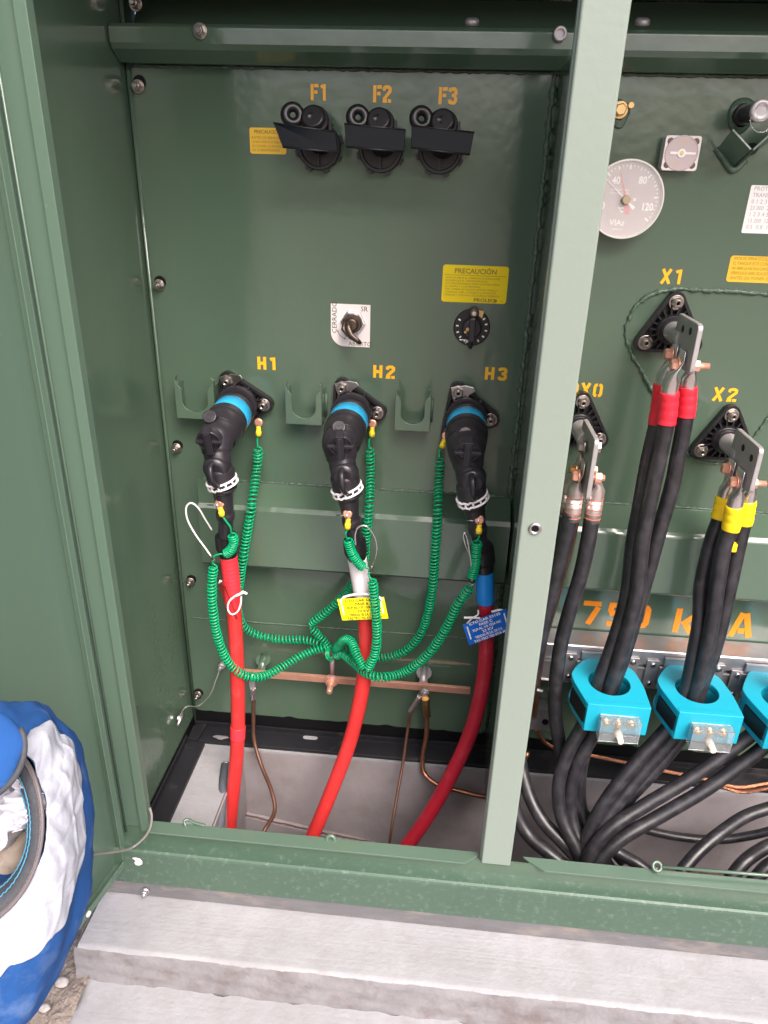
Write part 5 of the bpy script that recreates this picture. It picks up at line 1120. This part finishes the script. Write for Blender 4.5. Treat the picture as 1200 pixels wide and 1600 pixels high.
def screw_plate(px, py0, py1, w_=.020):
    a = at(px, py0, Y=-.052); b = at(px, py1, Y=-.052); mb = MB(); x = a.x; mb.box(V(x - w_ / 2, -.0535, b.z - .008), V(x + w_ / 2, -.0505, a.z + .008)); pl = mb.build('clip_plate', M_alu, t, bevel=.0008)
    for q in (a, b):
        mb = MB(); mb.lathe(V(x, -.0535, q.z), NF, [(0, .0048), (.002, .0046), (.003, .0030)], 18); mb.build('screw', M_bright, pl)
        mb = MB(); mb.box(V(x - .0026, -.0570, q.z - .0004), V(x + .0026, -.0562, q.z + .0004)); mb.build('screw_slot', M_blackpaint, pl)
for a in ((892, 1027, 1056), (1020, 1038, 1067), (1152, 1054, 1084), (989, 1034, 1060), (1122, 1045, 1072)): screw_plate(*a)
t = thing('support_rail', 'dim steel rail piece low behind the black cables, right of the post', 'rail', V(.17, -.02, at(850, 1140, Y=-.03).z))
mb = MB(); za = at(850, 1108, Y=-.03).z; zb_ = at(850, 1142, Y=-.03).z; mb.box(V(.135, -.03, zb_), V(.225, -.002, za)); mb.build('rail', M_bare, t, bevel=.001)
mb = MB(); q = at(852, 1128, Y=-.031); mb.lathe(q, NF, [(0, .006), (.001, .006)], 16); mb.build('hole', M_blackpaint, t)
def ct(C, label):
    zt_ = C.z; H_ = .050; t = thing('current_transformer', label, 'current transformer', V(C.x, C.y, zt_ - H_), 'turquoise current transformer rings')
    hr = .0315; yb = -.056; yf = C.y - .056
    # outline (x,y) around the hole centre
    out = [(-.028, yb - C.y), (.012, yb - C.y), (.030, yb - C.y - .006), (.046, yb - C.y - .024), (.052, -.004), (.0515, yf - C.y), (-.0425, yf - C.y), (-.055, -.004), (-.0565, .016), (-.046, .036)]
    sm = []
    n = len(out)
    for i in range(n):
        p0, p1, p2 = Vector(out[i - 1]), Vector(out[i]), Vector(out[(i + 1) % n]); r = .0035 if i in (5, 6) else .008
        a = p1 + (p0 - p1).normalized() * r; b = p1 + (p2 - p1).normalized() * r
        for k in range(5): s = k / 4; sm.append(a * (1 - s) ** 2 + p1 * 2 * s * (1 - s) + b * s * s)
    N_ = 72
    ang = lambda p: math.atan2(p[1], p[0])
    # resample the outline by angle so that it pairs with the hole
    def ray_out(a):
        d = Vector((math.cos(a), math.sin(a))); best = None
        for i in range(len(sm)):
            p, q = sm[i], sm[(i + 1) % len(sm)]; e = q - p; den = d.x * e.y - d.y * e.x
            if abs(den) < 1e-12: continue
            tt_ = (p.x * e.y - p.y * e.x) / den; ss = (p.x * d.y - p.y * d.x) / den
            if tt_ > 0 and -1e-6 <= ss <= 1 + 1e-6: best = tt_ if best is None else max(best, tt_)
        return d * best
    A = sorted(set([2 * math.pi * k / N_ - math.pi for k in range(N_)] + [ang(p) for p in sm]))
    o2 = [ray_out(a) for a in A]; h2 = [Vector((math.cos(a), math.sin(a))) * hr for a in A]; n = len(A)
    def ring(z0, z1, off, zc=True):
        mb = MB()
        for (P, z) in ((o2, z0), (o2, z1), (h2, z1), (h2, z0)):
            for p in P:
                q = p * (1 + off) if P is o2 else p; mb.v.append(V(C.x + q.x, C.y + q.y, z))
        for r_ in range(4):
            r2 = (r_ + 1) % 4
            for i in range(n): j = (i + 1) % n; mb.face((r_ * n + i, r_ * n + j, r2 * n + j, r2 * n + i), r_ == 2)
        return mb
    mb = ring(zt_ - H_, zt_ - H_ + .009, 0); mb.add(ring(zt_ - .012, zt_, 0)); mb.add(ring(zt_ - H_ + .009, zt_ - .012, -.05))
    mb.box(V(C.x - .0418, yf - .0012, zt_ - H_ - .0006), V(C.x + .0508, yf + .010, zt_ + .0006))
    mb.build('resin_body', M_ct, t, bevel=.0012)
    # dark side label
    a = V(C.x - .0565, C.y - .002, 0); b = V(C.x - .0425, yf + .002, 0)
    mb = MB(); e = (b - a).normalized(); nn = V(-abs(e.y), -abs(e.x), 0).normalized(); nn = e.cross(UZ); nn = nn if nn.x < 0 else -nn
    mb.prism([(0.002, zt_ - H_ + .010), ((b - a).length - .004, zt_ - H_ + .010), ((b - a).length - .004, zt_ - .013), (0.002, zt_ - .013)], a, e, UZ, nn, -.003, .0006); mb.build('side_label', M_epoxy, t)
    mb = MB(); p = V(C.x - .01, yb, zt_); mb.box(V(C.x - .040, yb - .002, zt_ - .030), V(C.x + .030, yb + .0025, zt_ - .006)); mb.box(V(C.x - .034, yb - .001, zt_ - .004), V(C.x + .024, yb + .004, zt_ + .012)); mb.build('mounting_foot', M_alu, t, bevel=.0006)
    # terminal block under a clear cover
    x0, x1 = C.x - .0225, C.x + .0365; z0, z1 = zt_ - H_ - .004, zt_ - .016; y0 = yf - .0018
    mb = MB(); mb.box(V(x0, y0 - .016, z0), V(x1, y0 - .0148, z1)); mb.box(V(x0, y0 - .0147, z0), V(x0 + .0012, y0, z1)); mb.box(V(x1 - .0012, y0 - .0147, z0), V(x1, y0, z1)); mb.box(V(x0 + .0013, y0 - .0147, z0), V(x1 - .0013, y0, z0 + .0012)); mb.box(V(x0 + .0013, y0 - .0147, z1 - .0012), V(x1 - .0013, y0, z1))
    mb.box(V(C.x - .003, y0 - .0146, z1 - .018), V(C.x - .0022, y0, z1 - .0013)); mb.box(V(C.x + .015, y0 - .0146, z1 - .018), V(C.x + .0158, y0, z1 - .0013))
    mb.build('terminal_cover', M_clear, t)
    for k, dx in enumerate((-.012, .006, .025)):
        q = V(C.x + dx, y0, z1 - .012); mb = MB(); mb.lathe(q, NF, [(0, .0065), (.002, .0065), (.002, .0045), (.008, .0042), (.009, .003)], 18); mb.build('terminal_screw', M_brass, t)
    q = V(C.x + .008, y0, z0 + .010); mb = MB(); mb.lathe(q, NF, [(0, .0055), (.011, .0055), (.011, .0045), (.026, .0042)], 16); mb.build('cover_screw', mat('tan_screw', (.75, .60, .48), rough=.4), t)
ct(CT1, 'leftmost turquoise ring transformer, round the red taped cables')
ct(CT2, 'middle turquoise ring transformer, round the yellow taped cables')
ct(CT3, 'rightmost turquoise ring transformer, cut by the photo edge')
q = at(826, 1074, Y=-.06); mb = MB(); mb.tube([q, at(848, 1080, Y=-.065)], .0022, 8); tg = mb.build('zip_tie_end', M_tie); tag(tg, 'small white cable tie end sticking out right of the centre post', 'cable tie')

# ------------------------------------------------------------------ blue and white bag hanging at the door
cx_ = V(*[RX[i][0] for i in range(3)]); cu = -V(*[RX[i][1] for i in range(3)]); cf = -V(*[RX[i][2] for i in range(3)])   # fixed tilted axes of the bag: right, up, mouth side
def ray(px, py): return V(*[RX[i].dot(Vector((px - 600, py - 800, 1130))) for i in range(3)]) / 1130
TM = .66; DB = .66; BC = CAMP + ray(-14, 1358) * DB
k_ = DB / 1130
bag = thing('tool_bag', 'open blue and white cloth bag with a dark zipper and leather gloves inside', 'bag', BC + V(0, 0, -.16))
A3 = (cf + cu * .35 - cx_ * .08).normalized(); A1 = (cx_ - A3 * cx_.dot(A3)).normalized(); A2 = A3.cross(A1)
RA, RB, RD = 143 * k_, 255 * k_, .100
OX, OY = 62 * k_, 62 * k_
def bagp(th, ph, s=1.0):
    """th angle from the mouth axis, ph around it"""
    q = min(1, max(0, (th - TM) / (math.pi / 2 - TM))); cz = max(0, math.cos(th)) / math.cos(TM)
    p = A1 * (math.sin(th) * math.cos(ph) * RA + OX * cz) + A2 * (math.sin(th) * math.sin(ph) * RB * (.74 + .26 * q) + OY * cz) + A3 * math.cos(th) * RD
    wr = 1 + .022 * math.sin(5 * ph + 3 * th) * math.sin(th * 2) + .014 * math.sin(11 * ph - 5 * th + 1) + .012 * (1 - abs(math.sin(7 * ph - 8 * th + 2 * math.sin(3 * ph)))) ** 2 + .006 * math.sin(23 * ph + 9 * th)
    return BC + p * wr * s
def white(th, ph):
    x = math.sin(th) * math.cos(ph); y = math.sin(th) * math.sin(ph)
    return y > -.66 - .25 * x * (x < 0) + .10 * x * x and (ph < 1.15 or ph > 3.6)
nu, nv = 96, 64
shell = MB(); wht = MB()
for mbx, s in ((shell, 1.0),):
    mbx.grid(lambda a, b: bagp(TM + (math.pi - TM) * b, 2 * math.pi * a, s), nu, nv, closed_u=True)
shell.build('bag_shell', M_blue, bag)
# white panel: own sheet just outside the blue shell
TB = [(-2.3, .90), (-1.57, .93), (-1.12, .98), (-.64, 1.12), (-.31, 1.28), (0, 1.46), (.4, 1.52), (.75, 1.46), (.96, 1.2), (1.2, .9)]
def thmax(ph):
    for (p0, t0), (p1, t1) in zip(TB, TB[1:]):
        if ph <= p1: q = (ph - p0) / (p1 - p0); q = q * q * (3 - 2 * q); return t0 + (t1 - t0) * q
    return TB[-1][1]
def wfn(a, b):
    ph = -2.3 + 3.5 * a; th = TM + (thmax(ph) - TM) * b
    return bagp(th, ph, 1.012 + .010 * math.sin(9 * ph + 6 * th) * math.sin(7 * th + 2) + .007 * math.sin(17 * ph - 9 * th) + .014 * (1 - abs(math.sin(4.3 * ph + 5.5 * th + 1.5 * math.sin(5 * th)))) ** 3 - .009 * (1 - abs(math.sin(6.1 * ph - 7 * th))) ** 4)
wht.grid(wfn, 150, 60)
wo = wht.build('white_panel', M_wcanvas, bag, fix=False)
so_ = wo.modifiers.new('thick', 'SOLIDIFY'); so_.thickness = .0016; so_.offset = 0
mb = MB()
# zipper tape: a band leaning inwards from the rim; teeth on its outer edge; threads along it
def band(s_, lift=0): # s_ 0 outer rim .. 1 inner edge
    return lambda ph: BC + A1 * OX + A2 * OY + (A1 * math.cos(ph) * RA + A2 * math.sin(ph) * RB * .74) * (math.sin(TM) * (1.01 - .36 * s_)) + A3 * (math.cos(TM) * RD * 1.01 + .005 + .006 * math.sin(s_ * 3.1) - .012 * s_ + lift + .003 * math.sin(3 * ph))
mb.grid(lambda a, b: band(b)(2 * math.pi * a), 90, 8, closed_u=True); zt_o = mb.build('zipper_tape', M_zip, bag, fix=False)
mb = MB()
for k in range(230):
    ph = 2 * math.pi * k / 230; p = band(.0)(ph); q = band(.07, .0016)(ph); mb.tube([p, q], .0011, 5)
mb.tube([band(-.01, .0)(2 * math.pi * k / 90) for k in range(91)], .0018, 6, caps=False); mb.build('zipper_teeth', mat('zipper_teeth_dark', (.10, .085, .09), rough=.45), bag)
mb = MB(); rn = random.Random(9)
for s_ in (.52, .86):
    mb.tube([band(s_ + .03 * math.sin(7 * q * .07 * 6) + rn.uniform(-.012, .012), .0009)(2 * math.pi * q / 150) for q in range(151)], .0006, 5, caps=False)
mb.build('stitching', M_thread, bag)
# blue lining going down inside
mb = MB()
def lining(a, b):
    ph = 2 * math.pi * a; e = band(1)(ph); c_ = BC + A1 * OX + A2 * OY - A3 * .02; return e.lerp(c_ + (e - c_) * .75 - A3 * .06, b) + A3 * .004 * math.sin(8 * ph) * b
mb.grid(lining, 60, 12, closed_u=True); mb.build('lining', M_blue, bag, fix=False)
mb = MB(); cb = BC + A1 * OX * .7 + A2 * OY * .7 - A3 * .030
mb.grid(lambda a, b: cb + (A1 * math.cos(6.2832 * a) * RA + A2 * math.sin(6.2832 * a) * RB) * .55 * b, 30, 4, closed_u=True); mb.build('bag_floor', M_zip, bag, fix=False)
# flap folded over the upper left of the mouth
mb = MB()
def flap(a, b):
    q = math.radians(55 + 90 * a); r_ = .62 - .38 * b
    u_ = -.08 + .60 * (math.cos(q) * (1 - .3 * b)); 
    px = -40 + 68 * math.sin(math.pi * (a * .5 + .0)) * (1 - .1 * b); py = 1118 + 118 * a + 20 * b
    return None
fc = CAMP + ray(-30, 1178) * (DB - .085)
mb.grid(lambda a, b: fc + A1 * (60 * k_ * math.sin(3.1416 * b) * math.cos(6.2832 * a)) * (1 + .05 * math.sin(5 * a * 6.28)) + A2 * (58 * k_ * math.sin(3.1416 * b) * math.sin(6.2832 * a)) + A3 * (.014 * math.cos(3.1416 * b)), 40, 16, closed_u=True); mb.build('bag_flap', M_blue, bag)
mb = MB(); mb.tube([fc + A1 * 61 * k_ * math.cos(q) + A2 * 59 * k_ * math.sin(q) for q in [-2.2 + k * .09 for k in range(32)]], .0028, 6); mb.build('flap_zipper', M_zip, bag)
# straps up to the door
for sgn in (0, 1):
    s0 = bagp(1.5, math.radians(120 + 35 * sgn)); topd = V(-.470, -.62 - .03 * sgn, ZO - .25)
    mb = MB(); mb.tube(catmull([s0, s0.lerp(topd, .4) + V(-.02, 0, 0), topd], 8), .007, 8, sx=.4); mb.build('strap', M_blue, bag)
# contents
def blob(nm, px, py, d, rx, ry, rz_, m, rot=0, amp=.08, label=None, cat=None, f=4):
    o = CAMP + ray(px, py) * (DB - d); ca, sa = math.cos(rot), math.sin(rot); u = A1 * ca + A2 * sa; v = A1 * -sa + A2 * ca; mb = MB()
    mb.grid(lambda a, b: o + (u * math.cos(6.2832 * a) * math.sin(3.1416 * b) * rx * k_ + v * math.sin(6.2832 * a) * math.sin(3.1416 * b) * ry * k_ + A3 * math.cos(3.1416 * b) * rz_) * (1 + amp * math.sin(f * 6.2832 * a + 5 * b) * math.sin(3.1416 * b) + amp * .5 * math.sin(2 * f * 6.2832 * a - 9 * b) * math.sin(3.1416 * b)), 48, 28, closed_u=True)
    return mb
g1 = blob('g', 26, 1330, .010, 20, 52, .018, M_glove, -.35); g1.add(blob('g', 8, 1352, .016, 17, 40, .016, M_glove, -.15)); g1.add(blob('g', -12, 1368, .012, 20, 36, .016, M_glove, .1))
tag(g1.build('work_glove', M_glove, None), 'tan leather work gloves lying in the open bag', 'gloves')
g2 = blob('g', 6, 1290, .026, 24, 30, .020, M_glove, .4); g2.add(blob('g', -18, 1310, .030, 20, 34, .018, M_glove, -.3)); tag(g2.build('work_glove', mat('grey_leather', (.42, .38, .37), rough=.75, bump=.8, bscale=45, var=.2, vscale=18), None), 'pale greyish glove under the white plastic, nearest the photo edge', 'gloves')
g3 = MB(); o = CAMP + ray(8, 1262) * (DB - .060); rn = random.Random(12)
def film(a, b):
    u = (a - .5) * 2; v = (b - .5) * 2
    h = .010 * math.sin(5 * u + 2 * v) * math.cos(4 * v - u) + .006 * math.sin(11 * u - 3 * v) + .004 * math.sin(17 * v + 7 * u)
    e = 1 + .25 * math.sin(3 * math.atan2(v, u + 1e-6) + 1) + .12 * math.sin(7 * math.atan2(v, u + 1e-6))
    return o + A1 * u * 44 * k_ * e * math.sqrt(max(.05, 1 - v * v / 2)) + A2 * v * 50 * k_ * e * math.sqrt(max(.05, 1 - u * u / 2)) + A3 * h
g3.grid(film, 60, 60); fo = g3.build('plastic_film', M_film, None, fix=False); tag(fo, 'crumpled white plastic film on the gloves in the bag', 'plastic film'); sm_ = fo.modifiers.new('thick', 'SOLIDIFY'); sm_.thickness = .0006
mb = MB(); p = CAMP + ray(8, 1430) * (DB - .075); mb.torus(p, A3, .0055, .0012, 20, 6); mb.tube([p + A2 * .006, p + A2 * .020], .0022, 6); mb.build('zip_pull', M_spade, bag)
print('BUILD OK', len(bpy.data.objects))
